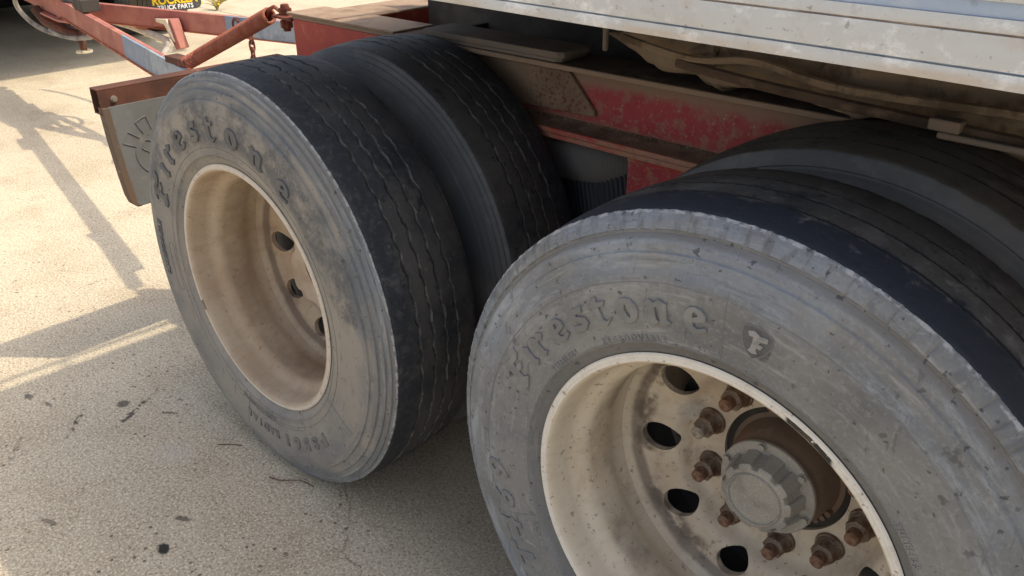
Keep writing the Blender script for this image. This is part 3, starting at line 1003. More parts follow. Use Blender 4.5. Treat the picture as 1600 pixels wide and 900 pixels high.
def hub_meshes():
    m = MB()
    m.lathe([(.42, .104), (.30, .1035), (.285, .1035), (.284, .100), (.276, .100), (.275, .1035), (.268, .1035), (.267, .100), (.260, .100), (.259, .092), (.250, .089), (.225, .087),
             (.212, .0835), (.205, .080), (.1985, .080), (.1980, .02)], 72)
    for k in range(5):
        a = math.radians(-64+9*k)
        m.cyl((.094*math.cos(a), .262, .094*math.sin(a)), (.094*math.cos(a), .249, .094*math.sin(a)), .0055, 8)
    hub = m.mesh('hub', [M['hub']], 40)
    m = MB()
    prof = [(.1985, .02), (.1985, .0800), (.1970, .0822), (.1915, .0822), (.1900, .0805), (.1890, .0690), (.1870, .0672), (.1620, .0625), (.1555, .0600), (.1520, .0530), (.1510, .0475),
            (.1492, .0462), (.1482, .0450), (.1482, .0434), (.1508, .0420), (.1508, .0)]

    def rf(j, y, r, t, k):
        if 5 <= j <= 8:
            u = (t/(2*PI)*10+.3) % 1.0
            d = min(u, 1-u)
            q = min(1, max(0, (d-.13)/.10))
            q = q*q*(3-2*q)
            r = r-.0060*(1-q)*(1.0 if j < 8 else .75)
        return y, r
    m.lathe(prof, 200, rfun=rf)
    for k in range(6):
        a = math.radians(42+60*k)
        x, z = .0752*math.cos(a), .0752*math.sin(a)
        m.cyl((x, .1905, z), (x, .1885, z), .0078, 16)
        m.cyl((x, .1886, z), (x, .1835, z), .0062, 6)
    cap = m.mesh('hub_cap', [M['cast']], 32)
    return hub, cap


HUB, CAP = hub_meshes()
for wh in (near,):
    for me in (HUB, CAP):
        o = link(me.name, me, wh)
        o.location = (HCX, 0, HCZ)
o = link('hub', HUB, far)
o.location = (HCX, .03, HCZ)

# far wheel: thin scalloped spacer plate lying on the disc
m = MB()
ctrl = [(-180, .150), (-172, .172), (-165, .182), (-160, .182), (-156, .190), (-150, .197), (-146, .199), (-143.5, .1965), (-141, .187), (-138.5, .188), (-136, .193), (-133, .184), (-129, .172), (-124, .160),
        (-110, .155), (-60, .155), (0, .155), (60, .155), (120, .155), (170, .150), (180, .150)]
ring = []
for k in range(240):
    a = -180+360*k/240
    ring.append((a, float(np.interp(a, [c[0] for c in ctrl], [c[1] for c in ctrl]))))
vs, fs = [], []
for a, r in ring:
    ca, sa = math.cos(math.radians(a)), math.sin(math.radians(a))
    for rr, y in ((.115, .2085), (r-.001, .2085), (r, .2093), (r, .2105), (.115, .2105)):
        vs.append((HCX+rr*ca, y, HCZ+rr*sa))
for k in range(240):
    k2 = (k+1) % 240
    for j in range(5):
        fs.append([k*5+j, k2*5+j, k2*5+(j+1) % 5, k*5+(j+1) % 5])
m.add(vs, fs)
m.build('spacer_plate', M['shim'], far)
for a, r in ((-176, .137), (-172, .147), (-169, .150), (-164, .160), (-159, .163), (-157, .157), (-152, .165), (-149, .166), (-146, .170)):
    pass

m = MB()
a0 = math.radians(206)
m.tube([(.2925*math.cos(a0+q), -.0052, .2925*math.sin(a0+q)) for q in np.linspace(-.045, .045, 8)], .0035, 7)
m.build('balance_weight', M['bolt'], far)

# sidewall writing and emblem
LN = layered('raised_letter_rubber_grey', (.175, .176, .174), [D(col=(.25, .247, .235), sc=20, lo=.45, hi=.65, op=.8), D(col=(.08, .08, .082), sc=22, lo=.62, hi=.70, op=.6)], rough=.75, bumps=[(60, .25, .0015)])
LF = layered('raised_letter_rubber_dark', (.115, .117, .12), [D(col=(.19, .175, .15), sc=12, lo=.50, hi=.70, op=.8), D(col=(.045, .045, .048), sc=30, lo=.55, hi=.68, op=.7)], rough=.7, bumps=[(60, .25, .0015)])
LT = layered('raised_letter_rubber_tan', (.20, .185, .16), [D(col=(.13, .125, .12), sc=20, lo=.45, hi=.65, op=.8)], rough=.75, bumps=[(60, .25, .0015)])
LE = layered('letter_outline_rubber', (.33, .325, .31), [D(col=(.16, .16, .158), sc=26, lo=.50, hi=.64, op=.9)], rough=.75)
brand_word(near, SIDE_NEAR, LN, (154, 147.5, 142, 134, 126.3, 119.3, 111.5, 103.5, 94.8), .3545, .0355, ext=.0012, bev=.0008, wf=1.12, edge=LE)
brand_word(far, SIDE_FAR, LF, (154, 142.5, 133, 121, 108.5, 96.5, 83, 69, 54.5), .360, .044, ext=.0014, bev=.0010, wf=1.18, edge=LT)
small_word(near, SIDE_NEAR, LN, 'REGROOVABLE', 112.6, .3262, .0095, 0, 1.45)
small_word(near, SIDE_NEAR, LN, 'TUBELESS', 138.6, .3262, .0095, 0, 1.35)
spaced_word(near, SIDE_NEAR, LN, 'T469', -145, -170, .375, .043, .0014, .0010, .0007, .25, 1.15)
small_word(near, SIDE_NEAR, LN, '11R22.5', -153, .331, .011, .0003, 1.6)
spaced_word(near, SIDE_NEAR, LN, 'RADIAL', -106, -137, .377, .030, .0010, .0009, .0006, .2)
small_word(near, SIDE_NEAR, LN, 'TUBELESS   STEEL BELTED RADIAL', 20, .3265, .0080, .0002, 1.4)
spaced_word(far, SIDE_FAR, LT, 'FS561', -49, -77, .370, .031, .0010, .0010, .0007, 0, 1.3)
spaced_word(far, SIDE_FAR, LT, 'RADIAL', -84, -103, .372, .021, .0006, .0009, .0006)
spaced_word(far, SIDE_FAR, LF, 'REGROOVABLE', 190, 170, .398, .017, .0006, .0009, .0006)
small_word(far, SIDE_FAR, LT, 'LOAD RANGE G  MAX LOAD SINGLE 2800 KG', -96, .3445, .0050, .0001, 1.15, .0004, .0002)
small_word(far, SIDE_FAR, LT, 'MAX LOAD DUAL 2575 KG AT 720 KPA COLD', -96, .3360, .0050, .0001, 1.15, .0004, .0002)


# shield emblem: low ring with a raised F inside
shield = [(-.0205, .0185), (-.010, .0225), (0, .0235), (.010, .0225), (.0205, .0185), (.0215, .006), (.017, -.008), (.009, -.017), (0, -.0225), (-.009, -.017), (-.017, -.008), (-.0215, .006)]
me = curve_mesh([dense(shield, .004)], .0002, .0002)
bend(me, SIDE_NEAR, 81.5, .3735, .0003)
em = raised('emblem', me, layered('dark_emblem_rubber', (.115, .115, .117), [D(col=(.07, .07, .072), sc=30, lo=.45, hi=.65)], rough=.75), near)
m = MB()
m.tube(wrap_pts(SIDE_NEAR, dense(shield, .003), 81.5, .3735, .0004), .0009, 6, closed=True)
m.build('emblem_border', LN, near)
fpoly = [(-.013, .0135), (-.006, .0165), (.004, .013), (.0135, .0155), (.0145, .009), (.006, .0060), (.0035, .001), (.0105, .0015), (.0085, -.0045), (.0025, -.0045), (.0025, -.0095), (.0055, -.0125),
         (-.001, -.0150), (-.0085, -.0135), (-.0055, -.0085), (-.0045, .000), (-.0048, .0085), (-.0105, .0080)]
me = curve_mesh([dense(fpoly, .002)], .0006, .0004)
bend(me, SIDE_NEAR, 81.5, .3735, .0012)
raised('emblem_letter', me, layered('light_emblem_rubber', (.29, .285, .275), [D(col=(.20, .20, .195), sc=40, lo=.5, hi=.66)], rough=.75), near)
# thin moulding ribs across and round the sidewalls
for wh, side, angs, rr, mt in ((near, SIDE_NEAR, (88.5, 14, -158), (.326, .424), LN), (far, SIDE_FAR, (38, -30, -104), (.326, .43), LT)):
    for a in angs:
        m = MB()
        pts = wrap_pts(side, [(0, v) for v in np.linspace(0, rr[1]-rr[0], 14)], a, rr[0], .0001)
        m.tube(pts, .0007, 5)
        m.build('moulding_rib', mt, wh)
    for r in ((.3255, .3435) if wh is far else (.3255, .4135)):
        m = MB()
        m.tube([(r*math.cos(2*PI*k/160), yprof(side, r)-.0001, r*math.sin(2*PI*k/160)) for k in range(160)], .0007, 5, closed=True)
        m.build('moulding_rib', mt, wh)
# rounded data panel outline low on the far tyre
pts = [(-.112, 0), (.112, 0), (.118, .004), (.118, .016), (.112, .020), (-.112, .020), (-.118, .016), (-.118, .004)]
m = MB()
m.tube(wrap_pts(SIDE_FAR, dense(pts, .006), -80, .3315, .0002), .0006, 5, closed=True)
m.build('panel_outline', LT, far)
m = MB()
pts = [(-.062, 0), (.062, 0), (.068, .005), (.068, .015), (.062, .020), (-.062, .020), (-.068, .015), (-.068, .005)]
m.tube(wrap_pts(SIDE_FAR, dense(pts, .006), 187, .352, .0002), .0006, 5, closed=True)
m.build('panel_outline', LT, far)

# ------------------------------------------------------------------ axles and drums behind the wheels
for x in (0, DX):
    m = MB()
    m.cyl((x, .262, ZC), (x, .52, ZC), .205, 40)
    m.cyl((x, .52, ZC), (x, 1.88, ZC), .064, 24)
    pb(m, 'axle', M['dark_steel'])

# ------------------------------------------------------------------ chassis rail
m = MB()
m.box(-1.842, 1.6, .664, .676, .8385, .9745)
pb(m, 'rail_web', M['red_rail'])
m = MB()
m.box(-1.842, 1.6, .599, .742, .9750, .9870)
pb(m, 'top_flange', M['flange_top'], .0025)
m = MB()
m.box(-1.30, 1.6, .600, .742, .8260, .8380)
pb(m, 'bottom_flange', M['red_flange'], .002)
m = MB()
m.box(-1.30, 1.6, .6035, .738, .8125, .8245)
pb(m, 'flange_plate', M['red_flange'], .002)
m = MB()
m.box(-1.80, 1.6, 1.724, 1.736, .8385, .9745)
m.box(-1.80, 1.6, 1.658, 1.801, .9750, .9870)
m.box(-1.30, 1.6, 1.660, 1.800, .8260, .8380)
pb(m, 'opposite_rail', M['red_rail'])
# dirt lying on the lower flange, with grit on it
m = MB()
nx, ny = 130, 8
vs = []
for i in range(nx+1):
    x = -1.25+2.0*i/nx
    for j in range(ny+1):
        q = j/ny
        y = .606+(.6635-.606)*q
        h = .8384+.0035*q**2+.0045*max(0, fbm(x*9, y*30, 1))*q+(.006*q**5)
        vs.append((x, y, h))
m.add(vs, [[i*(ny+1)+j, (i+1)*(ny+1)+j, (i+1)*(ny+1)+j+1, i*(ny+1)+j+1] for i in range(nx) for j in range(ny)])
o = pb(m, 'caked_dirt', M['cake'])
o['kind'] = 'stuff'
m = MB()
rs = random.Random(11)


def pebble(m, x, y, z, r, rs):
    n0 = len(m.v)
    vs = []
    for (a, b, c) in ((1, 0, 0), (-1, 0, 0), (0, 1, 0), (0, -1, 0), (0, 0, 1), (0, 0, -1)):
        k = r*rs.uniform(.7, 1.25)
        vs.append((x+a*k, y+b*k, z+c*k*.7))
    m.add(vs, [[0, 2, 4], [2, 1, 4], [1, 3, 4], [3, 0, 4], [2, 0, 5], [1, 2, 5], [3, 1, 5], [0, 3, 5]])


for k in range(220):
    x = rs.uniform(-1.0, -.2)
    pebble(m, x, .661-abs(rs.gauss(0, .006)), .8465+rs.uniform(-.001, .002), rs.uniform(.0010, .0036), rs)
for k in range(70):
    pebble(m, rs.uniform(-.95, -.25), rs.uniform(.61, .66), .8425, rs.uniform(.0008, .002), rs)
o = pb(m, 'grit', M['stone'], 0, 60)
o['kind'] = 'stuff'
# doubler on the web with slanted end
m = MB()
m.prism([(-1.34, .958), (-.815, .962), (-.800, .957), (-.724, .878), (-.7255, .868), (-.742, .866), (-1.34, .853)], .6515, .6635, lambda p, q, t: (p, t, q))
pb(m, 'gusset_plate', M['gusset'], .003)
# front end of the frame: side face, top plate, cross member
m = MB()
m.box(-1.842, -1.40, .600, .612, .800, .9745)
pb(m, 'end_face', M['red_face'], .002)
m = MB()
m.box(-1.862, -1.36, .5925, .735, .9875, .9935)
m.box(-1.800, -1.62, .7355, 2.30, .9875, .9935)
pb(m, 'top_plate', M['dust_top'], .0015)
m = MB()
m.box(-1.835, -1.805, .6125, 1.75, .80, .9745)
pb(m, 'cross_member', M['red_face'], .002)
m = MB()
m.box(-1.36, -1.345, .68, 1.72, .46, .9745)  # added plates closing a gap where sunlit ground showed through
m.box(-1.15, -.64, .745, .98, .8005, .8120)
pb(m, 'gap_blocking_plate', M['dark_steel'], .002)
# two stacked spacer plates lying on the flange
for (x0, x1, y0, y1, z0, z1) in ((-1.262, -.795, .606, .716, .9875, .9965), (-1.258, -.785, .602, .714, .9970, 1.0120)):
    m = MB()
    c = .012
    poly = [(x0+c, y0), (x1-c, y0), (x1, y0+c), (x1, y1-c), (x1-c, y1), (x0+c, y1), (x0, y1-c), (x0, y0+c)]
    m.prism(poly, z0, z1, lambda p, q, t: (p, q, t))
    pb(m, 'bearer_plate', M['plate'], .0025)
# suspension hanger under the rail
m = MB()
m.box(-.618, -.20, .640, .652, .48, .8120)
m.box(-.618, -.606, .6525, .74, .48, .8120)
pb(m, 'hanger_bracket', M['red_rail'], .003)
m = MB()
m.box(-.616, -.22, .6355, .6395, .792, .8115)
pb(m, 'hanger_strip', M['red_flange'], .001)


# ------------------------------------------------------------------ air spring between the axles
def ribbed(prof, n, nr, amp, M4, mats, name):
    m = MB()

    def rf(j, y, r, t, k):
        return y, r*(1+amp*math.cos(t*nr))
    m.lathe(prof, n, rfun=rf)
    m.v = [tuple(M4 @ Vector(v)) for v in m.v]
    return pb(m, name, mats, 0, 60)


air = [(.0, .02), (.0, .125), (.004, .150), (.018, .166), (.050, .170), (.085, .166), (.105, .150), (.112, .13), (.113, .02)]
M4 = Matrix.Translation((-.800, .815, .690)) @ Matrix.Rotation(PI/2, 4, 'X')
ribbed(air, 480, 110, .0018, M4, M['bag_top'], 'air_spring')
low = [(.0, .02), (.0, .150), (-.004, .166), (-.016, .172), (-.05, .170), (-.10, .168), (-.20, .164), (-.28, .15), (-.285, .02)]
M4 = Matrix.Translation((-.79, .835, .705)) @ Matrix.Rotation(math.radians(-20), 4, 'Y') @ Matrix.Rotation(math.radians(-12), 4, 'X') @ Matrix.Rotation(PI/2, 4, 'X')
ribbed(low, 480, 96, .008, M4, M['bag'], 'air_spring_sleeve')

# ------------------------------------------------------------------ mudflap of the dolly
FX = -1.945
m = MB()
T = .0045
# channel bar: web, top and bottom lips, open end towards the camera
m.box(FX-.040, FX+.010, .024, .62, .8455, .8500)
m.box(FX-.040, FX+.010, .024, .62, .7790, .7835)
m.box(FX+.0055, FX+.010, .024, .62, .7838, .8452)
m.box(FX-.040, FX-.0355, .024, .62, .7838, .8452)
bar = pb(m, 'mudflap_bar', M['rust_dark'], .0012)
for (y, z) in ((.064, .819), (.34, .822)):
    m = MB()
    m.cyl((FX+.0102, y, z), (FX+.0122, y, z), .0095, 18)
    m.cyl((FX+.0122, y, z), (FX+.0185, y, z), .0068, 6)
    pb(m, 'flap_bolt', M['bolt'])
flap = empty('mudflap')
dpart(flap)
m = MB()
# rubber sheet with rounded lower corner, hanging slightly forward at its foot
vs, rows = [], []
for q in range(13):
    z = .80-(.80-.5115)*q/12
    yl = .034+.012*(q/12)+(.016*((q-10)/2)**2 if q > 10 else 0)
    dx = .018*((.80-z)/.29)**2
    for y in (yl, .25, .60):
        for t in (-.003, .003):
            vs.append((FX+.0135+t+dx, y, z))
fs = []
for q in range(12):
    a, b = q*6, (q+1)*6
    for c in (0, 2):
        fs.append([a+c+1, a+c+3, b+c+3, b+c+1])
        fs.append([a+c, b+c, b+c+2, a+c+2])
    fs.append([a, a+1, b+1, b])
    fs.append([a+4, b+4, b+5, a+5])
fs += [[0, 2, 3, 1], [2, 4, 5, 3], [72, 73, 75, 74], [74, 75, 77, 76]]
m.add(vs, fs)
m.build('flap_sheet', M['flap'], flap)
m = MB()
ring = [(.800, .0245), (.700, .0275), (.600, .033), (.545, .037), (.522, .043), (.5105, .056)]
vs = []
for z, y in ring:
    dx = .018*((.80-z)/.29)**2
    w = .0205 if z > .53 else .015
    for (ax, ay) in ((FX-.012, y), (FX+.0185, y), (FX+.0185, y+w), (FX-.012, y+w)):
        vs.append((ax+dx, ay, z))
fs = [[0, 1, 2, 3]]+[[i*4+j, i*4+(j+1) % 4, (i+1)*4+(j+1) % 4, (i+1)*4+j] for i in range(len(ring)-1) for j in range(4)]+[[(len(ring)-1)*4+k for k in (3, 2, 1, 0)]]
m.add(vs, fs)
o = m.build('flap_edge', M['flap_edge'], flap)
add_bevel(o, .002)
# moulded cog emblem
m = MB()
CY, CZ = .156, .655


def flap_pt(r, a):
    y, z = CY-r*math.cos(a), CZ+r*math.sin(a)
    return (FX+.0172+.018*((.80-z)/.29)**2, y, z)


def flap_line(P, r=.0017):
    out = []
    for (r0, a0), (r1, a1) in zip(P[:-1], P[1:]):
        for q in range(6):
            out.append(flap_pt(r0+(r1-r0)*q/6, math.radians(a0+(a1-a0)*q/6)))
    out.append(flap_pt(P[-1][0], math.radians(P[-1][1])))
    m.tube(out, r, 6)


for a in (32, 70, 108, 146):
    flap_line([(.066, a-11.5), (.104, a-9.5), (.104, a+9.5), (.066, a+11.5)])
flap_line([(.066, 15), (.069, -5), (.069, -45), (.066, -85)])
flap_line([(.036, 60), (.050, 48), (.050, 18), (.034, 8), (.022, -10), (.030, -40), (.036, -70)])
m.build('cog_emblem', M['flap'], flap)

# ------------------------------------------------------------------ drawbar (A-frame)
APEX = (-5.65, 1.20, .660)
drawbar = empty('drawbar')
dpart(drawbar)


def leg(a, b, galv):
    """channel leg: web with bottom and top flanges, paint zones along it"""
    a, b = Vector(a), Vector(b)
    d = (b-a).normalized()
    sd = d.cross(Vector((0, 0, 1))).normalized()
    if sd.y > 0:
        sd = -sd
    L = (b-a).length
    def P(t, s, z):
        return a+d*t+sd*s+Vector((0, 0, z))
    def bx(m, t0, t1, s0, s1, z0, z1, mi):
        vs = [P(t, s, z) for t in (t0, t1) for s in (s0, s1) for z in (z0, z1)]
        m.add(vs, [[0, 1, 3, 2], [4, 6, 7, 5], [0, 4, 5, 1], [2, 3, 7, 6], [0, 2, 6, 4], [1, 5, 7, 3]], mi)
    m = MB()
    cuts = [0.0]+galv+[L]
    for i in range(len(cuts)-1):
        bx(m, cuts[i], cuts[i+1], .030, .042, -.046, .050, i if i < 3 else 0)
    bx(m, 0, L, .004, .0300, -.050, -.0402, 3)
    bx(m, 0, L, .0300, .052, -.0500, -.0465, 3)
    bx(m, 0, L, .012, .0300, .0402, .0505, 0)
    o = m.build('drawbar_leg', [M['red_arm'], M['primer'], M['galv'], M['arm_flange']], drawbar, bevel=.0015)
    return o


leg((-4.95, 1.072, .660), (-2.30, .574, .668), [1.51, 1.87])
leg((-4.90, 1.038, .660), (-1.90, 1.794, .668), [1.34, 1.52])
# head plate and ring at the apex
m = MB()
m.bar((-4.86, 1.075, .655), (-5.80, 1.20, .655), .14, .09)
m.prism([(-5.30, 1.03), (-4.86, .98), (-4.66, 1.02), (-4.66, 1.10), (-4.86, 1.16), (-5.30, 1.22)], .7118, .7200, lambda p, q, t: (p, q, t))
m.prism([(-5.30, 1.03), (-4.86, .98), (-4.66, 1.02), (-4.66, 1.10), (-4.86, 1.16), (-5.30, 1.22)], .590, .604, lambda p, q, t: (p, q, t))
m.build('head_plate', M['red_arm'], drawbar, bevel=.003)
m = MB()
m.tube([(-5.88+.07*math.cos(2*PI*k/32), 1.2+.07*math.sin(2*PI*k/32), .66) for k in range(32)], .022, 10, closed=True)
m.build('tow_eye', M['rust'], drawbar)
m = MB()
m.box(-5.02, -4.98, 1.03, 1.075, .7205, .735)
m.build('weld_strap', M['red_arm'], drawbar, bevel=.002)
# bracket hanging under the far leg with a pale gusset
m = MB()
m.prism([(-4.09, .665), (-3.89, .682), (-3.83, .545), (-3.88, .530), (-3.965, .645), (-4.09, .625)], 1.185, 1.235, lambda p, q, t: (p, t, q))
m.build('leg_bracket', M['red_arm'], drawbar, bevel=.002)
m = MB()
m.prism([(-4.03, .672), (-3.91, .682), (-3.905, .660), (-3.868, .572), (-3.945, .652), (-4.03, .656)], 1.174, 1.184, lambda p, q, t: (p, t, q))
m.build('bracket_gusset', M['cream'], drawbar, bevel=.002)
# pipe run behind the near leg
m = MB()
m.tube([(-5.0, 1.2, .60), (-4.4, 1.2, .590), (-3.95, 1.17, .575), (-3.88, 1.15, .55), (-3.72, 1.00, .50)], .020, 10)
m.build('air_pipe', M['pipe'], drawbar)
# prop foot hanging under the drawbar head
m = MB()
m.tube([(-5.28, 1.02, .62), (-5.22, 1.04, .55), (-5.02, 1.08, .505), (-4.90, 1.10, .492), (-4.885, 1.10, .44), (-4.885, 1.10, .415)], [.03, .03, .026, .026, .020, .020], 10)
foot = m.build('prop_stand', M['rust_dark'], drawbar)
m = MB()
m.cyl((-4.885, 1.10, .400), (-4.885, 1.10, .412), .046, 20)
dpart(m.build('prop_foot', M['cream'], None))
# bracket box on the near leg
m = MB()
m.box(-.12, .12, -.045, .045, 0, .06, 0, Matrix.Translation((-4.30, .945, .7200)) @ Matrix.Rotation(-.19, 4, 'Z'))
m.build('tool_box', M['under'], drawbar, bevel=.003)
# hook on the far leg
m = MB()
m.tube([(-3.51+.03*math.cos(a), 1.338, .676+.03*math.sin(a)) for a in np.linspace(.6, 5.2, 12)], .006, 7)
m.build('hook', M['rust'], drawbar)


# spring between the frame end and the near leg
def helix(a, b, R, turns, n, wire, stretch=None):
    a, b = Vector(a), Vector(b)
    d = (b-a)
    L = d.length
    d = d.normalized()
    u = d.orthogonal().normalized()
    v = d.cross(u)
    out = []
    for k in range(turns*n+1):
        t = k/(turns*n)
        q = t if stretch is None else stretch(t)
        out.append(a+d*(L*q)+(u*math.cos(2*PI*k/n)+v*math.sin(2*PI*k/n))*R)
    return out


spr = empty('spring')
dpart(spr)
SA, SB = Vector((-1.985, .622, .972)), Vector((-2.66, .622, .715))
sd = (SB-SA).normalized()
st = lambda t: t*.86 if t < .9 else .774+(t-.9)/.1*.226
m = MB()
m.tube(helix(SA+sd*.02, SB, .0215, 56, 14, 0, st), .0052, 7)
m.build('coil', M['spring'], spr)
m = MB()
m.tube([SA+sd*.05+Vector((0, 0, .0)), SA+sd*.02+Vector((0, 0, .018)), SA+Vector((.012, 0, .022)), SA+Vector((.045, 0, .012)), SA+Vector((.05, 0, -.006))], .0065, 8)
m.build('hook_end', M['spring'], spr)
m = MB()
m.prism([(-1.955, .600), (-1.842, .5925), (-1.842, .690), (-1.940, .660), (-1.965, .640)], .9655, .9740, lambda p, q, t: (p, q, t))
pb(m, 'spring_bracket', M['rust'], .002)
m = MB()
bx_, by_ = -1.925, .630
m.cyl((bx_, by_, .9745), (bx_, by_, .994), .0205, 6)
m.cyl((bx_, by_, .994), (bx_, by_, 1.006), .015, 14, 0, .012)
m.cyl((bx_, by_, .925), (bx_, by_, .9650), .012, 12)
m.cyl((bx_, by_, .935), (bx_, by_, .958), .0195, 6)
pb(m, 'spring_bolt', M['rust'], .001)
# leg end lug near the flap
m = MB()
m.box(-2.75, -2.60, .600, .655, .7195, .745)
m.build('spring_lug', M['rust_dark'], drawbar, bevel=.002)


# short chain hanging from the far leg
def chain_link(c, ax, L=.034, W=.020, r=.0042):
    pts = []
    for k in range(14):
        a = 2*PI*k/14
        pts.append((math.cos(a)*W/2, math.sin(a)*L/2+(.006 if math.sin(a) > 0 else -.006)))
    out = []
    for p, q in pts:
        out.append((c[0]+(p if ax == 0 else 0), c[1]+(p if ax == 1 else 0), c[2]+q))
    return out


ch = empty('chain')
dpart(ch)
for k in range(6):
    m = MB()
    m.tube(chain_link((-2.655-.002*k, .92, .775-.030*k), k % 2), .0042, 7, closed=True)
    m.build('chain_link', M['chain'], ch)

# hoses looping at the drawbar head
hz = [
    ([(-5.75, 1.10, .72), (-5.45, .98, .74), (-5.25, .98, .72), (-5.05, 1.0, .735), (-4.75, 1.0, .73), (-4.5, 1.02, .70)], .017, 'hose_dark'),
    ([(-5.30, 1.10, .735), (-5.48, 1.02, .71), (-5.60, 1.02, .62), (-5.58, 1.06, .52), (-5.44, 1.10, .46), (-5.25, 1.12, .46), (-5.10, 1.15, .52)], .015, 'hose'),
    ([(-5.20, 1.05, .50), (-5.05, 1.06, .478), (-4.85, 1.08, .488), (-4.68, 1.10, .52), (-4.55, 1.12, .57)], .015, 'hose'),
    ([(-5.15, 1.10, .55), (-5.0, 1.10, .53), (-4.85, 1.12, .535), (-4.7, 1.14, .57)], .010, 'hose_dark'),
    ([(-4.95, 1.14, .56), (-4.80, 1.22, .50), (-4.62, 1.20, .50), (-4.55, 1.12, .56)], .012, 'hose'),
    ([(-5.6, 1.45, .70), (-5.3, 1.55, .80), (-4.9, 1.60, .84), (-4.5, 1.55, .79), (-4.3, 1.46, .72)], .014, 'hose'),
]


def smooth_path(P, k=8):
    P = [Vector(p) for p in P]
    out = []
    for i in range(len(P)-1):
        p0, p1, p2, p3 = P[max(i-1, 0)], P[i], P[i+1], P[min(i+2, len(P)-1)]
        for q in range(k):
            t = q/k
            out.append(.5*((2*p1)+(p2-p0)*t+(2*p0-5*p1+4*p2-p3)*t*t+(3*p1-p0-3*p2+p3)*t**3))
    out.append(P[-1])
    return out


for P, r, mt in hz:
    m = MB()
    m.tube(smooth_path(P), r, 8)
    pb(m, 'air_hose', M[mt])
m = MB()
m.cyl((-4.60, 1.11, .535), (-4.50, 1.12, .545), .028, 14, 0, .020)
pb(m, 'hose_coupling', M['cream'])

# ------------------------------------------------------------------ the trailer body riding above
YA = math.radians(2.5)
body = tag(empty('flatbed_trailer', loc=(.29, 0.002, 1.2060), rot=(0, 0, -YA)),
           'white trailer body whose weathered side rail runs over the tyres', 'trailer')
# local frame: x along the rail, y inwards, z up from the bottom edge
X0, X1 = -1.63, 7.5
m = MB()
prof = [(.006, .0), (.0005, .003), (.0, .0145)]
def strip(name, prof, mat, bevel=0):
    m = MB()
    n = len(prof)
    vs = [(x, y, z) for x in (X0, X1) for y, z in prof]
    m.add(vs, [list(range(n))[::-1], list(range(n, 2*n))]+[[i, (i+1) % n, n+(i+1) % n, n+i] for i in range(n)])
    return m.build(name, mat, body, bevel=bevel)


def rail_strip(name, z0, z1, y, mat, bev=.0012, depth=.03):
    """long strip cut lengthwise so its face can be slightly wavy"""
    m = MB()
    nx = 150
    rows = [(y+depth, z0), (y+.0004, z0), (y, z0+.0012), (y, .5*(z0+z1)), (y, z1-.0012), (y+.0004, z1), (y+depth, z1)]
    vs = []
    for i in range(nx+1):
        x = X0+(X1-X0)*i/nx
        for j, (yy, zz) in enumerate(rows):
            w = .0012*fbm(x*1.6, zz*20, 3) if 0 < j < 6 else 0
            wz = .0010*fbm(x*3.1, zz*9, 8) if z0 == 0 and j in (1, 2) else 0
            vs.append((x, yy+w, zz+wz))
    k = len(rows)
    m.add(vs, [[i*k+j, (i+1)*k+j, (i+1)*k+(j+1) % k, i*k+(j+1) % k] for i in range(nx) for j in range(k)])
    m.add([vs[j] for j in range(k)], [list(range(k))])
    m.add([vs[nx*k+j] for j in range(k)], [list(range(k))])
    return m.build(name, mat, body, smooth=50)


rail_strip('lower_rail', 0, .0142, .0, M['white'])
rail_strip('rail_seam', .0145, .0162, .0022, M['seam'], depth=.0275)
rail_strip('side_rail', .0165, .0470, -.0005, M['white'])
rail_strip('rail_seam', .0473, .0486, .0022, M['brown_seam'], depth=.0275)
rail_strip('upper_rail', .0489, .0612, .001, M['white'])
rail_strip('blue_band', .0615, .0752, .0035, M['blue_band'], depth=.026)
rail_strip('side_panel', .0755, .36, .001, M['white'])
m = MB()
m.box(X0, X1, .031, 2.45, .010, .050)
m.build('deck', M['under'], body)
m = MB()
m.box(X0, X1, .031, 2.45, .36-.02, .36)
m.box(X0, X0+.01, .031, 2.45, .0505, .3395)
m.build('body_shell', M['truck_paint'], body)
m = MB()
for y in (.4, 1.0, 1.6, 2.2):
    m.cyl((X0-.05, y, .33), (X0, y, .33), .008, 10)
m.cyl((X0-.055, -.3, .35), (X0-.055, 2.4, .35), .009, 12)
m.build('front_handrail', M['galv'], body)
# cross members under the deck
cm = None
rs = random.Random(3)
k = 0
x = -1.62
while x < 2.5:
    m = MB()
    m.box(-.003, .003, .36, 2.40, -.055, .0095)
    m.box(-.022, .022, .36, 2.40, -.061, -.0553)
    o = m.build('deck_cross_member', M['under'], body, bevel=.001)
    o.location = (x, 0, 0)
    x += .30
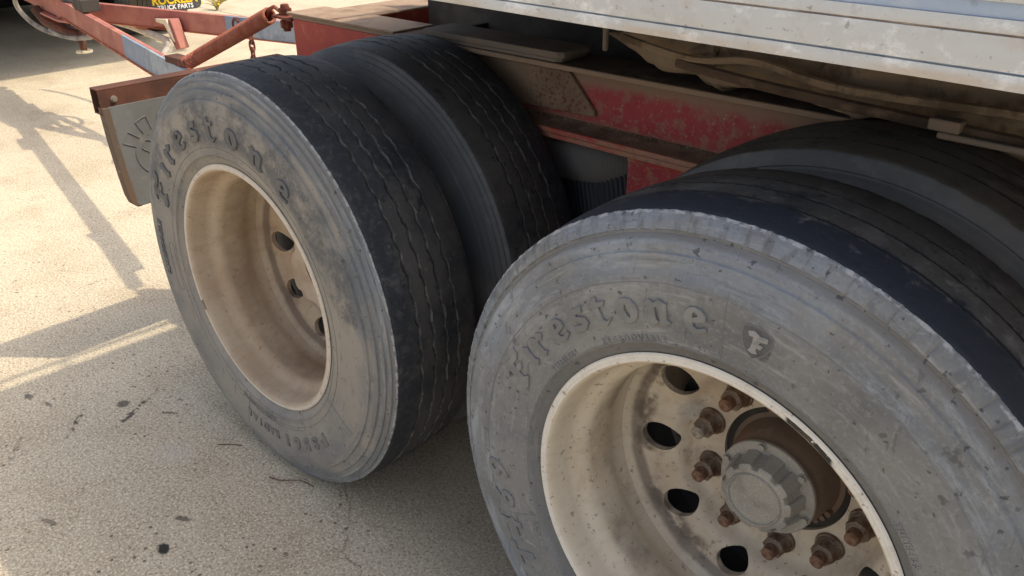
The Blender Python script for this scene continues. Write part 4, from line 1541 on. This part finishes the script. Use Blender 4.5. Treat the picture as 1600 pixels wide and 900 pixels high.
# longitudinal frame beam caked with dry dirt, with knots where brackets join
def caked_beam():
    m = MB()
    nx, nk = 220, 18
    vs = []
    for i in range(nx+1):
        x = -1.02+3.2*i/nx
        for k in range(nk):
            a = 2*PI*k/nk
            ca, sa = math.cos(a), math.sin(a)
            sq = max(abs(ca), abs(sa))
            ry, rz = .055*min(1, .05+i/14), .050*min(1, .05+i/14)
            y, z = .62+ry*ca/sq**.75, -.150+rz*sa/sq**.75
            n_ = fbm(x*7, y*9, z*9, 5)
            knot = 0
            for xc, wd, am in ((-.66, .05, .016), (-.42, .035, .020), (-.02, .06, .012), (.28, .04, .014)):
                knot += am*math.exp(-((x-xc)/wd)**2)
            f = 1+.30*n_+.12*fbm(x*22, y*22, z*22, 3)+knot*16
            vs.append((x, .62+(y-.62)*f, -.150+(z+.150)*f))
    m.add(vs, [[i*nk+k, i*nk+(k+1) % nk, (i+1)*nk+(k+1) % nk, (i+1)*nk+k] for i in range(nx) for k in range(nk)])
    m.add([vs[k] for k in range(nk)], [list(range(nk))])
    m.add([vs[nx*nk+k] for k in range(nk)], [list(range(nk))])
    o = m.build('frame_beam', M['lump'], body, smooth=80)


caked_beam()
m = MB()
m.box(-1.95, 6.5, .86, .872, -.42, .0090)
m.box(-1.95, 6.5, .82, .912, -.43, -.4203)
m.build('main_frame_rail', M['under'], body, bevel=.002)
m = MB()
m.tube(smooth_path([(-.75, .50, -.155), (-.55, .485, -.165), (-.30, .48, -.172), (.0, .475, -.178), (.30, .47, -.182), (.7, .47, -.182)]), .010, 8)
m.build('cable_conduit', M['grease_top'], body)
for (xk, rk) in ((-.71, .066), (-.43, .070), (-.385, .058)):
    m = MB()
    pts = []
    for k in range(20):
        a = 2*PI*k/20
        w = 1+.14*fbm(math.cos(a)*2+xk*9, math.sin(a)*2, 1)
        pts.append((xk+.006*math.sin(3*a), .62+rk*w*math.cos(a), -.150+rk*w*math.sin(a)))
    m.tube(pts, .010, 8, closed=True)
    m.build('beam_clamp', M['lump'], body, smooth=60)
for P, r in (
             ([(-.9, .52, -.13), (-.72, .50, -.145), (-.60, .52, -.135), (-.42, .50, -.15), (-.1, .51, -.145), (.2, .50, -.155), (.6, .50, -.15)], .008),
             ([(-1.25, .70, -.10), (-1.0, .68, -.16), (-.86, .60, -.185), (-.78, .57, -.15), (-.70, .55, -.13)], .010)):
    m = MB()
    m.tube(smooth_path(P), r, 8)
    m.build('under_deck_hose', M['lump'], body)
m = MB()
m.box(-.245, -.03, .452, .470, -.186, -.176)
m.box(-.262, -.215, .455, .485, -.176, -.158)
m.build('conduit_clip', M['plate'], body, bevel=.003)
m = MB()
m.tube(smooth_path([(-.92, .47, -.02), (-.915, .48, -.10), (-.93, .50, -.155)]), .006, 8)
m.build('hanging_rod', M['plate'], body)
m = MB()
m.tube([(.135, .0035, .002), (.135, .003, -.004), (.147, .003, -.006)], [.006, .007, .004], 8)
m.build('paint_drip', M['white'], body)

# ------------------------------------------------------------------ truck ahead
truck = tag(empty('tow_truck', loc=(-8.6, 1.55, 0)), 'dark rear end of a truck with lettered mudflap standing beyond the drawbar', 'truck')
TO = Vector((8.6, -1.55, 0))


def tpart(mb, name, mats, bevel=0.0):
    o = mb.build(name, mats, truck, bevel=bevel)
    o.location = TO
    return o


m = MB()
m.box(-13.6, -5.86, .12, 3.0, 1.16, 1.30)
tpart(m, 'truck_deck', M['truck_paint'], .01)
m = MB()
m.box(-13.6, -6.2, .12, 3.0, 1.303, 3.2)
tpart(m, 'cargo_body', M['truck_paint'], .01)
m = MB()
m.box(-13.4, -6.1, 1.02, 1.10, .82, 1.155)
m.box(-13.4, -6.1, 1.98, 2.06, .82, 1.155)
m.box(-6.18, -6.1, 1.105, 1.975, .72, 1.00)
tpart(m, 'chassis_frame', M['black'], .004)
m = MB()
m.box(-12.6, -9.35, .40, 2.75, .10, .95)  # added black boxes: dark backdrop, and they keep sky light from underneath
m.box(-9.2, -6.9, .90, 2.1, .62, .98)
tpart(m, 'underbody_shade_box', M['black'], .03)
m = MB()
m.box(-12.6, -9.45, .02, .08, .35, 1.0)  # board added to cut the sky light reaching under the truck
tpart(m, 'sky_block_board', M['black'], .005)
for x, ys in ((-7.62, (2.36, 2.70)), (-8.85, (2.36, 2.70))):
    for y in ys:
        t = link('wheel', TYRE_NEAR_IN, truck)
        t.location = TO+Vector((x, y, ZC))
for y in (.15, .49):
    t = link('wheel', TYRE_NEAR_IN, truck)
    t.location = TO+Vector((-9.3, y, ZC))
for x in (-7.62, -8.85):
    m = MB()
    m.cyl((x, .4, ZC), (x, 2.5, ZC), .07, 16)
    tpart(m, 'axle', M['black'])
# lettered mudflap
tf = empty('mudflap', truck, TO+Vector((-6.95, 2.47, .25)), (0, 0, math.radians(-10)))
m = MB()
c = .045
poly = [(c, 0), (.44-c, 0), (.44-c*.3, c*.3), (.44, c), (.44, .62), (0, .62), (0, c), (c*.3, c*.3)]
m.prism(poly, -.005, .005, lambda p, q, t: (t, p, q))
m.build('flap_sheet', M['black_flap'], tf, bevel=.002)
for txt, size, y, z, mt, bold in (('TRUCK PARTS', .044, .215, .014, 'white_print', .0012), ('ROCKLEA', .080, .215, .060, 'yellow', .0028)):
    me = text_mesh(txt, size*1.38*.78, .0006, 0, bold, 1.0)
    for v in me.vertices:
        v.co = (.0058+v.co.z, y+v.co.x*(1.0 if txt[0] == 'T' else 1.0), z+v.co.y*1.1)
    me.materials.clear()
    me.materials.append(M[mt])
    me.update()
    link('printed_lettering', me, tf)

# ------------------------------------------------------------------ small things on the yard
def weed(x, y, n, h, sd, label):
    rs = random.Random(sd)
    t = tag(empty('weed', loc=(x, y, 0)), label, 'weed', 'weeds growing in the concrete joint')
    m, f = MB(), MB()
    for k in range(n):
        a = rs.uniform(0, 2*PI)
        l = h*rs.uniform(.5, 1.1)
        sp = rs.uniform(.3, 1.3)
        P = [(0, 0, 0)]
        for q in (.4, .75, 1):
            P.append((math.cos(a)*l*sp*q*q*.9, math.sin(a)*l*sp*q*q*.9, l*q*(1-.25*q*sp)))
        m.tube(P, [.006, .005, .004, .002], 5)
        if k % 3 == 0:
            e = P[-1]
            pebble(f, e[0], e[1], e[2], .014, rs)
    m.build('stems', M['leaf'], t)
    f.build('flowers', M['flower'], t)


weed(-8.18, 3.74, 34, .20, 1, 'larger dry weed tuft in the joint nearer the drawbar')
weed(-8.85, 3.78, 18, .14, 2, 'smaller weed tuft by the truck mudflap')


def twig(P, r, label):
    m = MB()
    m.tube(smooth_path(P, 5), r, 6)
    o = m.build('twig', M['twig'])
    tag(o, label, 'twig')


twig([(-1.175, -.055, .004), (-1.14, -.045, .006), (-1.10, -.012, .008), (-1.06, .0, .004)], .0013, 'thin dry twig lying against the foot of the further tyre')
twig([(-1.395, -.075, .003), (-1.36, -.045, .004), (-1.34, -.035, .005)], .0013, 'short twig on the concrete left of the further tyre')
